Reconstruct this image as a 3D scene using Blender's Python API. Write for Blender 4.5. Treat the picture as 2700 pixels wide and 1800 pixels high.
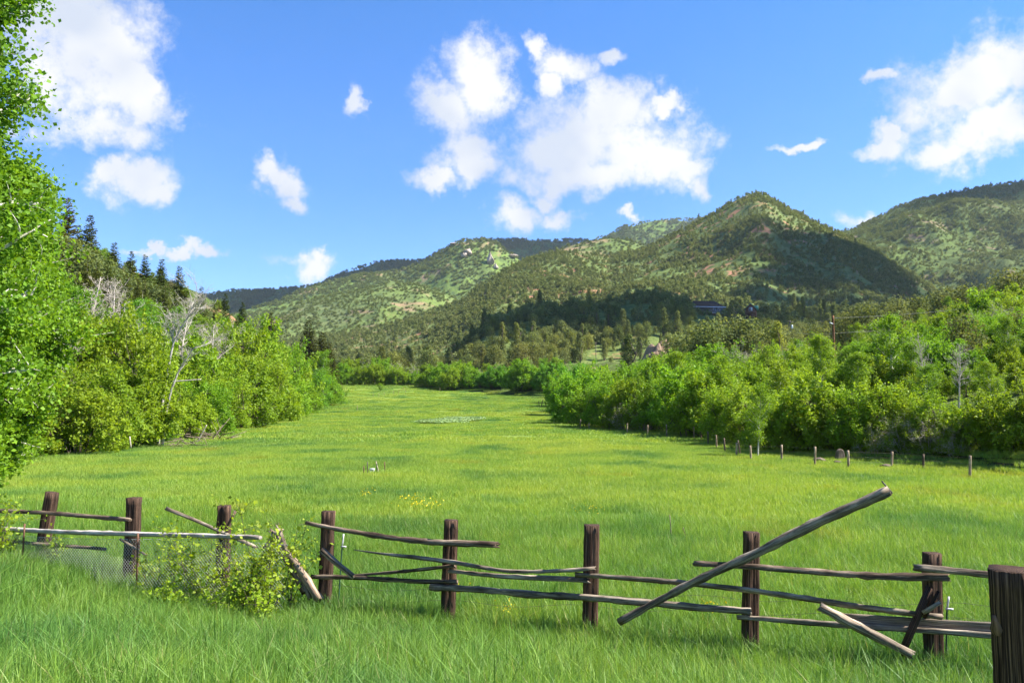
import bpy, math, random
import numpy as np
from mathutils import Vector, Matrix

# ------------------------------------------------------------------ camera, sky, sun, exposure
sc = bpy.context.scene
for o in list(bpy.data.objects):
    bpy.data.objects.remove(o)
COL = sc.collection
random.seed(5)
RNG = np.random.default_rng(11)

F = 2100.0                       # focal length in photo pixels (28 mm on 36 mm, 2700 px wide)
PITCH = math.atan(150 / 2100)
CZ = 3.6
cam = bpy.data.cameras.new('camera')
cam.lens = 28; cam.sensor_width = 36; cam.sensor_fit = 'HORIZONTAL'
cam.clip_start = 0.1; cam.clip_end = 9000
camo = bpy.data.objects.new('camera', cam); COL.objects.link(camo)
camo.location = (0, 0, CZ); camo.rotation_euler = (math.pi / 2 + PITCH, 0, 0)
sc.camera = camo

EXPO = 1.45
SUN_AZ = math.radians(93); SUN_EL = math.radians(47)
SUN = np.array([math.sin(SUN_AZ) * math.cos(SUN_EL), math.cos(SUN_AZ) * math.cos(SUN_EL), math.sin(SUN_EL)])
sl = bpy.data.lights.new('sun', 'SUN'); sl.energy = 5.0; sl.angle = math.radians(0.53); sl.color = (1.0, 0.95, 0.86)
slo = bpy.data.objects.new('sun', sl); COL.objects.link(slo); slo.location = (0, 0, 60)
slo.rotation_euler = Vector(SUN).to_track_quat('Z', 'Y').to_euler()
vs = sc.view_settings
vs.view_transform = 'Standard'; vs.look = 'None'; vs.gamma = 1; vs.use_curve_mapping = False; vs.exposure = EXPO
sc.cycles.max_bounces = 5; sc.cycles.diffuse_bounces = 4; sc.cycles.glossy_bounces = 1
sc.cycles.transmission_bounces = 3; sc.cycles.transparent_max_bounces = 4
sc.cycles.caustics_reflective = False; sc.cycles.caustics_refractive = False
sc.cycles.use_adaptive_sampling = True; sc.cycles.adaptive_threshold = 0.015; sc.cycles.use_denoising = True; sc.cycles.denoiser = 'OPENIMAGEDENOISE'; sc.cycles.denoising_prefilter = 'ACCURATE'; sc.cycles.denoising_input_passes = 'RGB_ALBEDO_NORMAL'

_cp, _sp = math.cos(PITCH), math.sin(PITCH)
def ray(px, py):
    v = (px - 1350) / F; w = (900 - py) / F
    return np.array([v, _cp - w * _sp, _sp + w * _cp])
def pt(px, py, Y):
    """world point seen at photo pixel (px, py) at distance Y along the view"""
    d = ray(px, py); d = d / d[1]
    return np.array([d[0] * Y, Y, CZ + d[2] * Y])
def azel(px, py):
    d = ray(px, py); d = d / np.linalg.norm(d)
    return math.atan2(d[0], d[1]), math.asin(d[2])

# ------------------------------------------------------------------ node helpers
def N(nt, typ, **kw):
    n = nt.nodes.new(typ)
    for k, v in kw.items():
        setattr(n, k, v)
    return n
def L(nt, a, b): nt.links.new(a, b)
def math_(nt, op, a, b=None, clamp=False):
    n = N(nt, 'ShaderNodeMath', operation=op, use_clamp=clamp)
    for i, v in enumerate((a, b)):
        if v is None: continue
        if isinstance(v, (int, float)): n.inputs[i].default_value = v
        else: L(nt, v, n.inputs[i])
    return n.outputs[0]
def noise_(nt, vec, scale, detail=4, rough=0.5, dist=0.0):
    n = N(nt, 'ShaderNodeTexNoise')
    n.inputs['Scale'].default_value = scale; n.inputs['Detail'].default_value = detail
    n.inputs['Roughness'].default_value = rough; n.inputs['Distortion'].default_value = dist
    if vec is not None: L(nt, vec, n.inputs['Vector'])
    return n
def ramp_(nt, fac, stops, interp='LINEAR'):
    n = N(nt, 'ShaderNodeValToRGB'); cr = n.color_ramp; cr.interpolation = interp
    while len(cr.elements) < len(stops): cr.elements.new(0.5)
    for e, (p, c) in zip(cr.elements, stops):
        e.position = p; e.color = (c[0], c[1], c[2], 1) if not isinstance(c, (int, float)) else (c, c, c, 1)
    L(nt, fac, n.inputs[0]); return n.outputs[0]
def mix_(nt, fac, a, b, blend='MIX'):
    n = N(nt, 'ShaderNodeMix', data_type='RGBA', blend_type=blend)
    for i, v in ((0, fac), (6, a), (7, b)):
        if isinstance(v, (int, float)): n.inputs[i].default_value = v
        elif isinstance(v, (tuple, list)): n.inputs[i].default_value = (v[0], v[1], v[2], 1)
        else: L(nt, v, n.inputs[i])
    return n.outputs[2]

# ------------------------------------------------------------------ world: sky with cumulus clouds
world = bpy.data.worlds.new('World'); sc.world = world; world.use_nodes = True
wt = world.node_tree; wt.nodes.clear()
sky = N(wt, 'ShaderNodeTexSky', sky_type='NISHITA')
sky.sun_disc = False; sky.sun_elevation = SUN_EL; sky.sun_rotation = SUN_AZ
sky.altitude = 2200; sky.air_density = 1.0; sky.dust_density = 0.35; sky.ozone_density = 3.0
SKY_STR = 0.075
tcw = N(wt, 'ShaderNodeTexCoord')
sep = N(wt, 'ShaderNodeSeparateXYZ'); L(wt, tcw.outputs['Generated'], sep.inputs[0])
az = math_(wt, 'ARCTAN2', sep.outputs[0], sep.outputs[1])
el = math_(wt, 'ARCSINE', sep.outputs[2])
comb = N(wt, 'ShaderNodeCombineXYZ'); L(wt, az, comb.inputs[0]); L(wt, el, comb.inputs[1])
wn = noise_(wt, tcw.outputs['Generated'], 9.0, 6, 0.62)
wv = N(wt, 'ShaderNodeVectorMath', operation='MULTIPLY_ADD')
L(wt, wn.outputs['Color'], wv.inputs[0]); wv.inputs[1].default_value = (0.125, 0.105, 0); wv.inputs[2].default_value = (-0.0625, -0.0525, 0)
wa = N(wt, 'ShaderNodeVectorMath', operation='ADD'); L(wt, comb.outputs[0], wa.inputs[0]); L(wt, wv.outputs[0], wa.inputs[1])
blobs = [(200, 110, 185, 180), (315, 215, 120, 105), (110, 40, 180, 150), (255, 330, 125, 55), (395, 215, 60, 45),
         (360, 470, 80, 46), (295, 455, 42, 34), (420, 510, 45, 35),
         (735, 470, 58, 55), (745, 525, 40, 35), (705, 440, 40, 35),
         (470, 655, 62, 15), (550, 668, 60, 17), (395, 645, 42, 11), (805, 716, 74, 27), (812, 700, 34, 26), (940, 280, 28, 48),
         (1255, 215, 90, 100), (1190, 290, 95, 85), (1215, 400, 85, 80), (1140, 500, 75, 32), (1240, 455, 110, 45),
         (1620, 290, 115, 85), (1510, 375, 170, 95), (1700, 395, 160, 90), (1560, 450, 240, 50), (1820, 440, 75, 45), (1860, 490, 42, 38),
         (1480, 175, 85, 42), (1400, 150, 32, 36), (1445, 245, 38, 50), (1625, 145, 50, 24), (1770, 280, 50, 24),
         (1370, 565, 95, 46), (1480, 575, 75, 34), (1450, 515, 50, 42), (1640, 560, 28, 18),
         (2580, 215, 175, 85), (2690, 170, 110, 90), (2520, 390, 85, 38), (2620, 320, 125, 52), (2510, 250, 70, 42),
         (2330, 385, 58, 50), (2340, 345, 50, 24), (2310, 225, 30, 20), (2275, 577, 60, 28), (2110, 385, 62, 14), (2290, 405, 55, 20)]
ell = []
for (bx, by, rx, ry) in blobs:
    a, e = azel(bx, by); q_ = 1.12 if rx > 75 else 0.98; ell.append((a, e, q_ * rx / F, q_ * ry / F))
rr = random.Random(3)
for k in range(9):                       # the same kind of sky goes on all around
    a = math.radians(48 + k * 30 + rr.uniform(-5, 5)); a = a - 2 * math.pi if a > math.pi else a
    e = math.radians(rr.uniform(10, 48)); r = rr.uniform(0.05, 0.11)
    ell.append((a, e, r * 1.6 / math.cos(e), r))
cur = None
for (a, e, rx, ry) in ell:
    m = N(wt, 'ShaderNodeVectorMath', operation='MULTIPLY_ADD'); L(wt, wa.outputs[0], m.inputs[0])
    m.inputs[1].default_value = (1 / rx, 1 / ry, 0); m.inputs[2].default_value = (-a / rx, -e / ry, 0)
    ln = N(wt, 'ShaderNodeVectorMath', operation='DOT_PRODUCT'); L(wt, m.outputs[0], ln.inputs[0]); L(wt, m.outputs[0], ln.inputs[1])
    cur = ln.outputs['Value'] if cur is None else math_(wt, 'MINIMUM', cur, ln.outputs['Value'])
fld = math_(wt, 'SUBTRACT', 1.14, math_(wt, 'SQRT', cur))
n2 = noise_(wt, tcw.outputs['Generated'], 25.0, 8, 0.68)
n2v = math_(wt, 'MULTIPLY', math_(wt, 'SUBTRACT', n2.outputs[0], 0.5), 2.1)
dens = math_(wt, 'ADD', fld, n2v)
mr = N(wt, 'ShaderNodeMapRange', interpolation_type='SMOOTHSTEP'); L(wt, dens, mr.inputs[0])
mr.inputs[1].default_value = -0.10; mr.inputs[2].default_value = 0.80
n3 = noise_(wt, tcw.outputs['Generated'], 7.0, 3, 0.5)
shd = ramp_(wt, n3.outputs[0], [(0.40, (0.70, 0.77, 0.90)), (0.57, (1.0, 1.0, 1.0))])
CLK = 1.02 / SKY_STR / 2 ** EXPO
cl = mix_(wt, 1.0, shd, (CLK, CLK, CLK), 'MULTIPLY')
tintc = ramp_(wt, sep.outputs[2], [(0.05, (0.75 / 1.5, 0.955 / 1.5, 1.36 / 1.5)), (0.45, (0.48 / 1.5, 1.00 / 1.5, 1.46 / 1.5))])
skyt = mix_(wt, 1.0, mix_(wt, 1.0, sky.outputs[0], tintc, 'MULTIPLY'), (1.5, 1.5, 1.5), 'MULTIPLY')
skymix = mix_(wt, mr.outputs[0], skyt, cl)
bg = N(wt, 'ShaderNodeBackground'); L(wt, skymix, bg.inputs[0]); bg.inputs[1].default_value = SKY_STR
wo = N(wt, 'ShaderNodeOutputWorld'); L(wt, bg.outputs[0], wo.inputs[0])
world.cycles.sampling_method = 'MANUAL'; world.cycles.sample_map_resolution = 512

# ------------------------------------------------------------------ object helpers
def prop(o, label=None, cat=None, group=None, kind=None):
    if label: o['label'] = label
    if cat: o['category'] = cat
    if group: o['group'] = group
    if kind: o['kind'] = kind
    return o
def make_mesh(name, V, faces, mat=None, smooth=False, attrs=None):
    """V (n,3); faces: list of int arrays (m,3)/(m,4)"""
    V = np.asarray(V, dtype=np.float32)
    me = bpy.data.meshes.new(name)
    faces = [np.asarray(f, dtype=np.int32) for f in (faces if isinstance(faces, list) else [faces]) if len(f)]
    nl = sum(f.size for f in faces); npoly = sum(len(f) for f in faces)
    me.vertices.add(len(V)); me.vertices.foreach_set('co', V.ravel())
    me.loops.add(nl); me.polygons.add(npoly)
    me.loops.foreach_set('vertex_index', np.concatenate([f.ravel() for f in faces]))
    tot = np.concatenate([np.full(len(f), f.shape[1], np.int32) for f in faces])
    st = np.concatenate([[0], np.cumsum(tot)[:-1]]).astype(np.int32)
    me.polygons.foreach_set('loop_start', st)
    try: me.polygons.foreach_set('loop_total', tot)
    except Exception: pass
    if smooth: me.polygons.foreach_set('use_smooth', np.ones(npoly, dtype=bool))
    if attrs:
        for k, (ty, arr) in attrs.items():
            a = me.attributes.new(k, ty, 'POINT')
            arr = np.asarray(arr)
            a.data.foreach_set('vector' if ty == 'FLOAT_VECTOR' else 'value', arr.ravel())
    me.update(calc_edges=True); me.validate()
    if mat: me.materials.append(mat)
    return me
def obj(name, me, parent=None, loc=None):
    o = bpy.data.objects.new(name, me); COL.objects.link(o)
    if parent is not None: o.parent = parent
    if loc is not None: o.location = loc
    return o
def empty(name, loc=(0, 0, 0)):
    o = bpy.data.objects.new(name, None); COL.objects.link(o); o.location = loc
    o.empty_display_size = 0.3
    return o

# ------------------------------------------------------------------ noise (numpy)
_P = np.random.default_rng(99).random((256, 256))
def vnoise(x, y):
    xi = np.floor(x).astype(int); yi = np.floor(y).astype(int); fx = x - xi; fy = y - yi
    fx = fx * fx * (3 - 2 * fx); fy = fy * fy * (3 - 2 * fy)
    a = _P[xi & 255, yi & 255]; b = _P[(xi + 1) & 255, yi & 255]; c = _P[xi & 255, (yi + 1) & 255]; d = _P[(xi + 1) & 255, (yi + 1) & 255]
    return (a * (1 - fx) + b * fx) * (1 - fy) + (c * (1 - fx) + d * fx) * fy * 1.0
def fbm(x, y, oct=4):
    s = 0; a = 0.5
    for i in range(oct):
        s = s + a * vnoise(x * 2 ** i + 17.3 * i, y * 2 ** i + 5.1 * i); a *= 0.5
    return s
def sstep(a, b, x):
    t = np.clip((x - a) / (b - a), 0, 1); return t * t * (3 - 2 * t)

# ------------------------------------------------------------------ the lie of the land
def FY(px):                       # distance of the front fence line at photo column px
    return 15.4 * 31.5 / (31.5 + 15 * (px - 130) / 2330)
K_ = 2700 / 2352
def R(pts): return [(a * K_, b * K_, c) for a, b, c in pts]
LAYERS = {   # skyline of each hill: photo column, photo row, real distance
 'knoll': (R([(960, 880, 400), (1010, 850, 410), (1060, 800, 420), (1120, 752, 430), (1210, 718, 450), (1310, 702, 460), (1410, 690, 470), (1500, 680, 480),
             (1570, 700, 480), (1650, 716, 480), (1800, 716, 480), (1900, 712, 480), (2000, 716, 470), (2150, 712, 460), (2352, 690, 450), (2900, 660, 450)]), 300, 1.0),
 'peak': (R([(480, 800, 900), (640, 785, 900), (760, 770, 900), (880, 748, 900), (1000, 712, 900), (1060, 685, 900), (1110, 652, 900), (1180, 610, 920), (1230, 590, 940), (1280, 578, 960), (1330, 580, 980), (1400, 590, 1000),
            (1480, 572, 1000), (1560, 532, 1000), (1640, 489, 1000), (1690, 457, 1000), (1715, 446, 1000), (1740, 443, 1000), (1765, 449, 1000), (1800, 472, 1000), (1830, 489, 980), (1890, 519, 960),
            (1950, 544, 930), (2010, 578, 900), (2080, 622, 860), (2140, 662, 820), (2200, 705, 780), (2260, 760, 740)]), 470, 1.05),
 'dome': (R([(1150, 640, 1300), (1200, 602, 1320), (1260, 574, 1350), (1330, 556, 1350), (1400, 547, 1350), (1440, 549, 1350), (1490, 562, 1350), (1560, 592, 1350), (1640, 640, 1350)]), 950, 1.0),
 'foothill': (R([(500, 770, 1150), (560, 738, 1180), (650, 707, 1200), (720, 684, 1220), (800, 669, 1230), (860, 656, 1240), (900, 647, 1250), (960, 651, 1250), (1020, 670, 1250), (1080, 705, 1250), (1140, 740, 1250)]), 800, 1.0),
 'finhill': ([(740, 790, 1700), (792, 764, 1750), (870, 742, 1780), (950, 722, 1800), (1050, 713, 1800), (1126, 686, 1800), (1184, 648, 1800), (1216, 631, 1800), (1278, 627, 1800), (1304, 635, 1800), (1340, 661, 1800), (1371, 682, 1800), (1420, 722, 1800), (1480, 760, 1800)], 1250, 1.0),
 'ridge': ([(300, 850, 2500), (480, 803, 2550), (540, 777, 2600), (600, 765, 2600), (700, 763, 2600), (790, 757, 2650), (850, 741, 2700), (920, 711, 2700), (990, 689, 2700), (1060, 686, 2700), (1115, 686, 2700), (1160, 660, 2700),
             (1200, 645, 2700), (1278, 629, 2700), (1330, 631, 2700), (1380, 630, 2700), (1440, 634, 2700), (1500, 629, 2700), (1560, 634, 2700), (1640, 660, 2700), (1800, 720, 2700)], 1900, 1.0),
 'farhill': ([(1440, 690, 3100), (1530, 645, 3100), (1575, 628, 3100), (1610, 612, 3100), (1650, 593, 3100), (1700, 583, 3100), (1760, 578, 3100), (1850, 574, 3100), (1930, 573, 3100), (2050, 590, 3100), (2200, 640, 3100)], 2200, 1.0),
 'righthill': ([(2050, 720, 1350), (2150, 650, 1400), (2190, 624, 1420), (2230, 606, 1450), (2255, 600, 1450), (2310, 574, 1480), (2365, 546, 1500), (2450, 518, 1500), (2530, 503, 1500), (2620, 488, 1500), (2700, 476, 1500), (2900, 450, 1500), (3300, 420, 1500)], 720, 1.0),
}
LAY = {}
for k, (pts, foot, ex) in LAYERS.items():
    W = np.array([pt(a, b, c) for a, b, c in pts])
    LAY[k] = (W[:, 0] / W[:, 1], W[:, 1], W[:, 2], foot, ex)
LNAMES = list(LAY)
LEFTX = ([-50, 30, 46, 60, 94, 130, 170, 200, 260, 330, 420, 600], [-34, -31, -30.5, -30.5, -36, -42, -47, -50, -57, -80, -120, -200])
BANKX = ([-50, 20, 36, 46, 60, 72, 82, 93, 120, 170, 205, 235, 262, 285, 310, 450], [32, 25, 21.3, 17, 17, 17, 13.5, 10.5, 11, 13.5, 11, -4, -28, -55, -80, -90])
def base_height(x, y):
    yy = np.maximum(y, 0.0)
    z = 0.12 + 0.5 * sstep(-5.5, -10, x) * (1 - sstep(18, 34, yy))
    fy = np.clip(13.35 - 0.31 * (x + 3.5), 9.0, 16.0) - 0.9                       # the verge climbs from the fence to the camera
    rise = np.clip(fy - np.maximum(y, 0), 0, 20); z = z + 0.185 * (np.sqrt(rise * rise + 0.8) - 0.894)
    z = z + 0.00030 * np.maximum(0, np.minimum(yy, 270) - 110) ** 2 + np.maximum(0, yy - 270) * 0.03
    z = z + (fbm(x * 0.05 + 3, y * 0.05 + 9, 3) - 0.45) * 0.55 * sstep(14, 40, yy)
    z = z + 0.9 * np.exp(-((x - 4) / 24) ** 2 - ((y - 170) / 26) ** 2)        # swell in the meadow
    return z
def land(x, y, detail=True):
    x = np.asarray(x, float); y = np.asarray(y, float)
    z = base_height(x, y); zone = np.zeros(x.shape, int)
    # left hillside
    lx = np.interp(y, *LEFTX); s = np.maximum(0, lx - x)
    hl = 0.85 * (np.sqrt(s * s + 16) - 4); hl = 75 * (1 - np.exp(-hl / 75)) * (1 + 0.25 * (fbm(x * 0.03, y * 0.03) - 0.45))
    hl = hl * (1 - sstep(330, 520, y))
    zone = np.where(hl > 0.25, 1, zone); z = z + hl
    # right bank
    bx = np.interp(y, *BANKX); s = np.maximum(0, x - bx)
    hb = 0.30 * (np.sqrt(s * s + 9) - 3); hb = 26 * (1 - np.exp(-hb / 26)) * (1 + 0.35 * (fbm(x * 0.04 + 8, y * 0.04) - 0.45))
    hb = hb * (1 - 0.6 * sstep(200, 300, y))
    zone = np.where((hb > 0.3), 2, zone); z = z + hb
    u = x / np.maximum(y, 1.0)
    zz = z
    for i, k in enumerate(LNAMES):
        U, Yr, Zr, foot, ex = LAY[k]
        yr = np.interp(u, U, Yr); zr = np.interp(u, U, Zr)
        zr = np.where(u < U[0], zr - (U[0] - u) * 500, zr); zr = np.where(u > U[-1], zr - (u - U[-1]) * 300, zr)
        z0 = 14.0 if k != 'knoll' else 9.0
        t = (y - foot) / (yr - foot)
        front = z0 + (zr - z0) * np.clip(t, -0.2, 1) ** ex if ex == 1 else z0 + (zr - z0) * np.sign(t) * np.abs(np.clip(t, -0.2, 1)) ** ex
        if detail:
            wob = (fbm(x * 0.009 + 3 * i, y * 0.006, 4) - 0.47) * 0.42 * (zr - z0) * np.clip(t, 0, 1) * np.clip(1 - t, 0, 1) * 3.2
            front = front + wob
        back = zr - np.maximum(0, y - yr) * 0.5
        h = np.where(t <= 1, front, np.maximum(back, 10))
        h = np.where((t < -0.1) | (y < 60), -50, h)
        zone = np.where(h > zz, 10 + i, zone); zz = np.maximum(zz, h)
    return zz, zone
def G(x, y):
    return float(land(np.array([x]), np.array([y]))[0][0])
def hit(px, py, y0=5.0, y1=600.0):
    """point where the photo ray meets the ground"""
    d = ray(px, py); d = d / d[1]
    ys = np.geomspace(y0, y1, 1500)
    g = land(d[0] * ys, ys)[0]; zr = CZ + d[2] * ys
    below = np.where(zr <= g)[0]
    if len(below) == 0: i = len(ys) - 1
    else: i = below[0]
    return np.array([d[0] * ys[i], ys[i], g[i]])
# ------------------------------------------------------------------ materials
def new_mat(name):
    m = bpy.data.materials.new(name); m.use_nodes = True
    nt = m.node_tree; nt.nodes.clear()
    out = N(nt, 'ShaderNodeOutputMaterial')
    return m, nt, out
def bsdf(nt, out, col, rough=0.8, bump=None, spec=0.2, metal=0.0):
    b = N(nt, 'ShaderNodeBsdfPrincipled'); b.inputs['Roughness'].default_value = rough
    b.inputs['Specular IOR Level'].default_value = spec; b.inputs['Metallic'].default_value = metal
    if isinstance(col, (tuple, list)): b.inputs['Base Color'].default_value = (*col[:3], 1)
    else: L(nt, col, b.inputs['Base Color'])
    if bump is not None: L(nt, bump, b.inputs['Normal'])
    L(nt, b.outputs[0], out.inputs[0]); return b
def bump_(nt, h, strength=0.5, dist=0.05):
    b = N(nt, 'ShaderNodeBump'); b.inputs['Strength'].default_value = strength; b.inputs['Distance'].default_value = dist
    L(nt, h, b.inputs['Height']); return b.outputs[0]
def wpos(nt):
    return N(nt, 'ShaderNodeNewGeometry').outputs['Position']
def grass_tone(nt, pos):
    """meadow colour that drifts over the ground: yellow green, blue green and dry patches"""
    mp = N(nt, 'ShaderNodeMapping'); L(nt, pos, mp.inputs[0]); mp.inputs['Scale'].default_value = (1, 0.75, 0.2)
    a = noise_(nt, mp.outputs[0], 0.035, 4, 0.55)
    b = noise_(nt, mp.outputs[0], 0.21, 4, 0.6)
    c = ramp_(nt, a.outputs[0], [(0.36, (0.138, 0.222, 0.046)), (0.48, (0.198, 0.282, 0.050)), (0.62, (0.238, 0.298, 0.054))])
    d = ramp_(nt, b.outputs[0], [(0.32, (0.46, 0.66, 0.90)), (0.47, (0.97, 0.98, 1)), (0.58, (1.04, 1.02, 0.95)), (0.72, (1.12, 0.84, 0.78))])
    return mix_(nt, 1.0, c, d, 'MULTIPLY')
def leafy(name, ca, cb, trans=0.35, rough=0.55, island=0.35, spec=0.25, tint=True):
    """two tones between plants, a spread of tones between leaves, light through the leaf"""
    m, nt, out = new_mat(name)
    oi = N(nt, 'ShaderNodeObjectInfo')
    c = mix_(nt, oi.outputs['Random'], ca, cb)
    if tint: c = mix_(nt, 1.0, c, oi.outputs['Color'], 'MULTIPLY')
    ri = N(nt, 'ShaderNodeNewGeometry').outputs['Random Per Island']
    v = ramp_(nt, ri, [(0.0, (1 - island, 1 - island, 1 - island)), (0.5, (1, 1, 1)), (1.0, (1 + island, 1 + island * 0.8, 1))])
    c = mix_(nt, 1.0, c, v, 'MULTIPLY')
    p = N(nt, 'ShaderNodeBsdfPrincipled'); L(nt, c, p.inputs['Base Color'])
    p.inputs['Roughness'].default_value = rough; p.inputs['Specular IOR Level'].default_value = spec
    t = N(nt, 'ShaderNodeBsdfTranslucent'); tc = mix_(nt, 1.0, c, (1.25, 1.15, 0.55), 'MULTIPLY'); L(nt, tc, t.inputs[0])
    mx = N(nt, 'ShaderNodeMixShader'); mx.inputs[0].default_value = trans
    L(nt, p.outputs[0], mx.inputs[1]); L(nt, t.outputs[0], mx.inputs[2]); L(nt, mx.outputs[0], out.inputs[0])
    return m
def grass_mat(name, trans=0.35, gain=(1, 1, 1), var=1.0):
    m, nt, out = new_mat(name)
    c = grass_tone(nt, wpos(nt))
    ri = N(nt, 'ShaderNodeNewGeometry').outputs['Random Per Island']
    v = ramp_(nt, ri, [(0.0, (0.50, 0.62, 0.58)), (0.5, (1, 1, 1)), (0.9, (1.25, 1.15, 1.1)), (1.0, (1.9, 1.5, 1.9))])
    c = mix_(nt, var, c, v, 'MULTIPLY'); c = mix_(nt, 1.0, c, gain, 'MULTIPLY')
    c = mix_(nt, ramp_(nt, ri, [(0.955, 0.0), (0.965, 0.75 * var)]), c, (0.34, 0.30, 0.15))      # some dry straw
    oi = N(nt, 'ShaderNodeObjectInfo').outputs['Random']
    c = mix_(nt, 1.0, c, ramp_(nt, oi, [(0.0, (0.62, 0.78, 0.80)), (0.35, (0.95, 0.98, 0.95)), (0.8, (1.06, 1.03, 1.0)), (1.0, (1.2, 1.08, 1.0))]), 'MULTIPLY')
    p = N(nt, 'ShaderNodeBsdfPrincipled'); L(nt, c, p.inputs['Base Color']); p.inputs['Roughness'].default_value = 0.5
    p.inputs['Specular IOR Level'].default_value = 0.3
    t = N(nt, 'ShaderNodeBsdfTranslucent'); tc = mix_(nt, 1.0, c, (1.2, 1.15, 0.6), 'MULTIPLY'); L(nt, tc, t.inputs[0])
    mx = N(nt, 'ShaderNodeMixShader'); mx.inputs[0].default_value = trans
    L(nt, p.outputs[0], mx.inputs[1]); L(nt, t.outputs[0], mx.inputs[2]); L(nt, mx.outputs[0], out.inputs[0])
    return m
def bark(name, ca, cb, scale=(30, 30, 4), thr=(0.4, 0.62)):
    m, nt, out = new_mat(name)
    tc = N(nt, 'ShaderNodeTexCoord'); mp = N(nt, 'ShaderNodeMapping'); L(nt, tc.outputs['Object'], mp.inputs[0]); mp.inputs['Scale'].default_value = scale
    n = noise_(nt, mp.outputs[0], 1.0, 4, 0.6)
    c = ramp_(nt, n.outputs[0], [(thr[0], ca), (thr[1], cb)])
    bsdf(nt, out, c, 0.9, bump_(nt, n.outputs[0], 0.5, 0.03), 0.1)
    return m
def wood(name, dark, mid, light, streak=(60, 2.2)):
    """weathered timber: streaks run along the piece ('grain' attribute: round, along)"""
    m, nt, out = new_mat(name)
    at = N(nt, 'ShaderNodeAttribute', attribute_name='grain')
    mp = N(nt, 'ShaderNodeMapping'); L(nt, at.outputs['Vector'], mp.inputs[0]); mp.inputs['Scale'].default_value = (streak[0], streak[1], 1)
    n = noise_(nt, mp.outputs[0], 1.0, 6, 0.65, 0.4)
    mp2 = N(nt, 'ShaderNodeMapping'); L(nt, at.outputs['Vector'], mp2.inputs[0]); mp2.inputs['Scale'].default_value = (9, 2.5, 1)
    n2 = noise_(nt, mp2.outputs[0], 1.0, 4, 0.6)
    c = ramp_(nt, n.outputs[0], [(0.30, dark), (0.47, mid), (0.68, light)])
    d = ramp_(nt, n2.outputs[0], [(0.30, (0.45, 0.42, 0.40)), (0.52, (1, 1, 1)), (0.72, (1.55, 1.5, 1.45))])
    c = mix_(nt, 1.0, c, d, 'MULTIPLY')
    bsdf(nt, out, c, 0.85, bump_(nt, n.outputs[0], 0.9, 0.012), 0.15)
    return m
def plain(name, col, rough=0.7, spec=0.3, metal=0.0, var=0.2, scale=6.0):
    m, nt, out = new_mat(name)
    tc = N(nt, 'ShaderNodeTexCoord'); n = noise_(nt, tc.outputs['Object'], scale, 4, 0.6)
    c = ramp_(nt, n.outputs[0], [(0.3, tuple(v * (1 - var) for v in col)), (0.7, tuple(min(1, v * (1 + var)) for v in col))])
    bsdf(nt, out, c, rough, None, spec, metal); return m

# ground materials
def mat_meadow():
    m, nt, out = new_mat('meadow_ground')
    pos = wpos(nt)
    c = grass_tone(nt, pos)
    f = noise_(nt, pos, 3.0, 4, 0.7)
    c = mix_(nt, 1.0, c, ramp_(nt, f.outputs[0], [(0.3, (0.7, 0.75, 0.75)), (0.6, (1.0, 1.0, 1.0)), (0.8, (1.12, 1.12, 1.0))]), 'MULTIPLY')
    bsdf(nt, out, c, 0.9, bump_(nt, f.outputs[0], 1.0, 0.25), 0.05); return m
def mat_hill(name, lush, scrub, dark, soil, soil_amt=0.30, sc1=0.012, sc2=0.09, bumpd=3.0, soilscale=0.03):
    m, nt, out = new_mat(name)
    pos = wpos(nt)
    a = noise_(nt, pos, sc1, 5, 0.6); b = noise_(nt, pos, sc2, 5, 0.7); s = noise_(nt, pos, soilscale, 5, 0.65, 0.5)
    c = ramp_(nt, a.outputs[0], [(0.36, scrub), (0.52, lush), (0.68, scrub)])
    c = mix_(nt, ramp_(nt, b.outputs[0], [(0.40, 0.0), (0.56, 1.0)]), dark, c)
    c = mix_(nt, 1.0, c, (0.97, 0.99, 0.98), 'MULTIPLY')
    c = mix_(nt, ramp_(nt, s.outputs[0], [(1 - soil_amt - 0.10, 0.0), (1 - soil_amt, 1.0)]), c, soil)
    bsdf(nt, out, c, 0.95, bump_(nt, b.outputs[0], 0.9, bumpd), 0.03); return m

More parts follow.
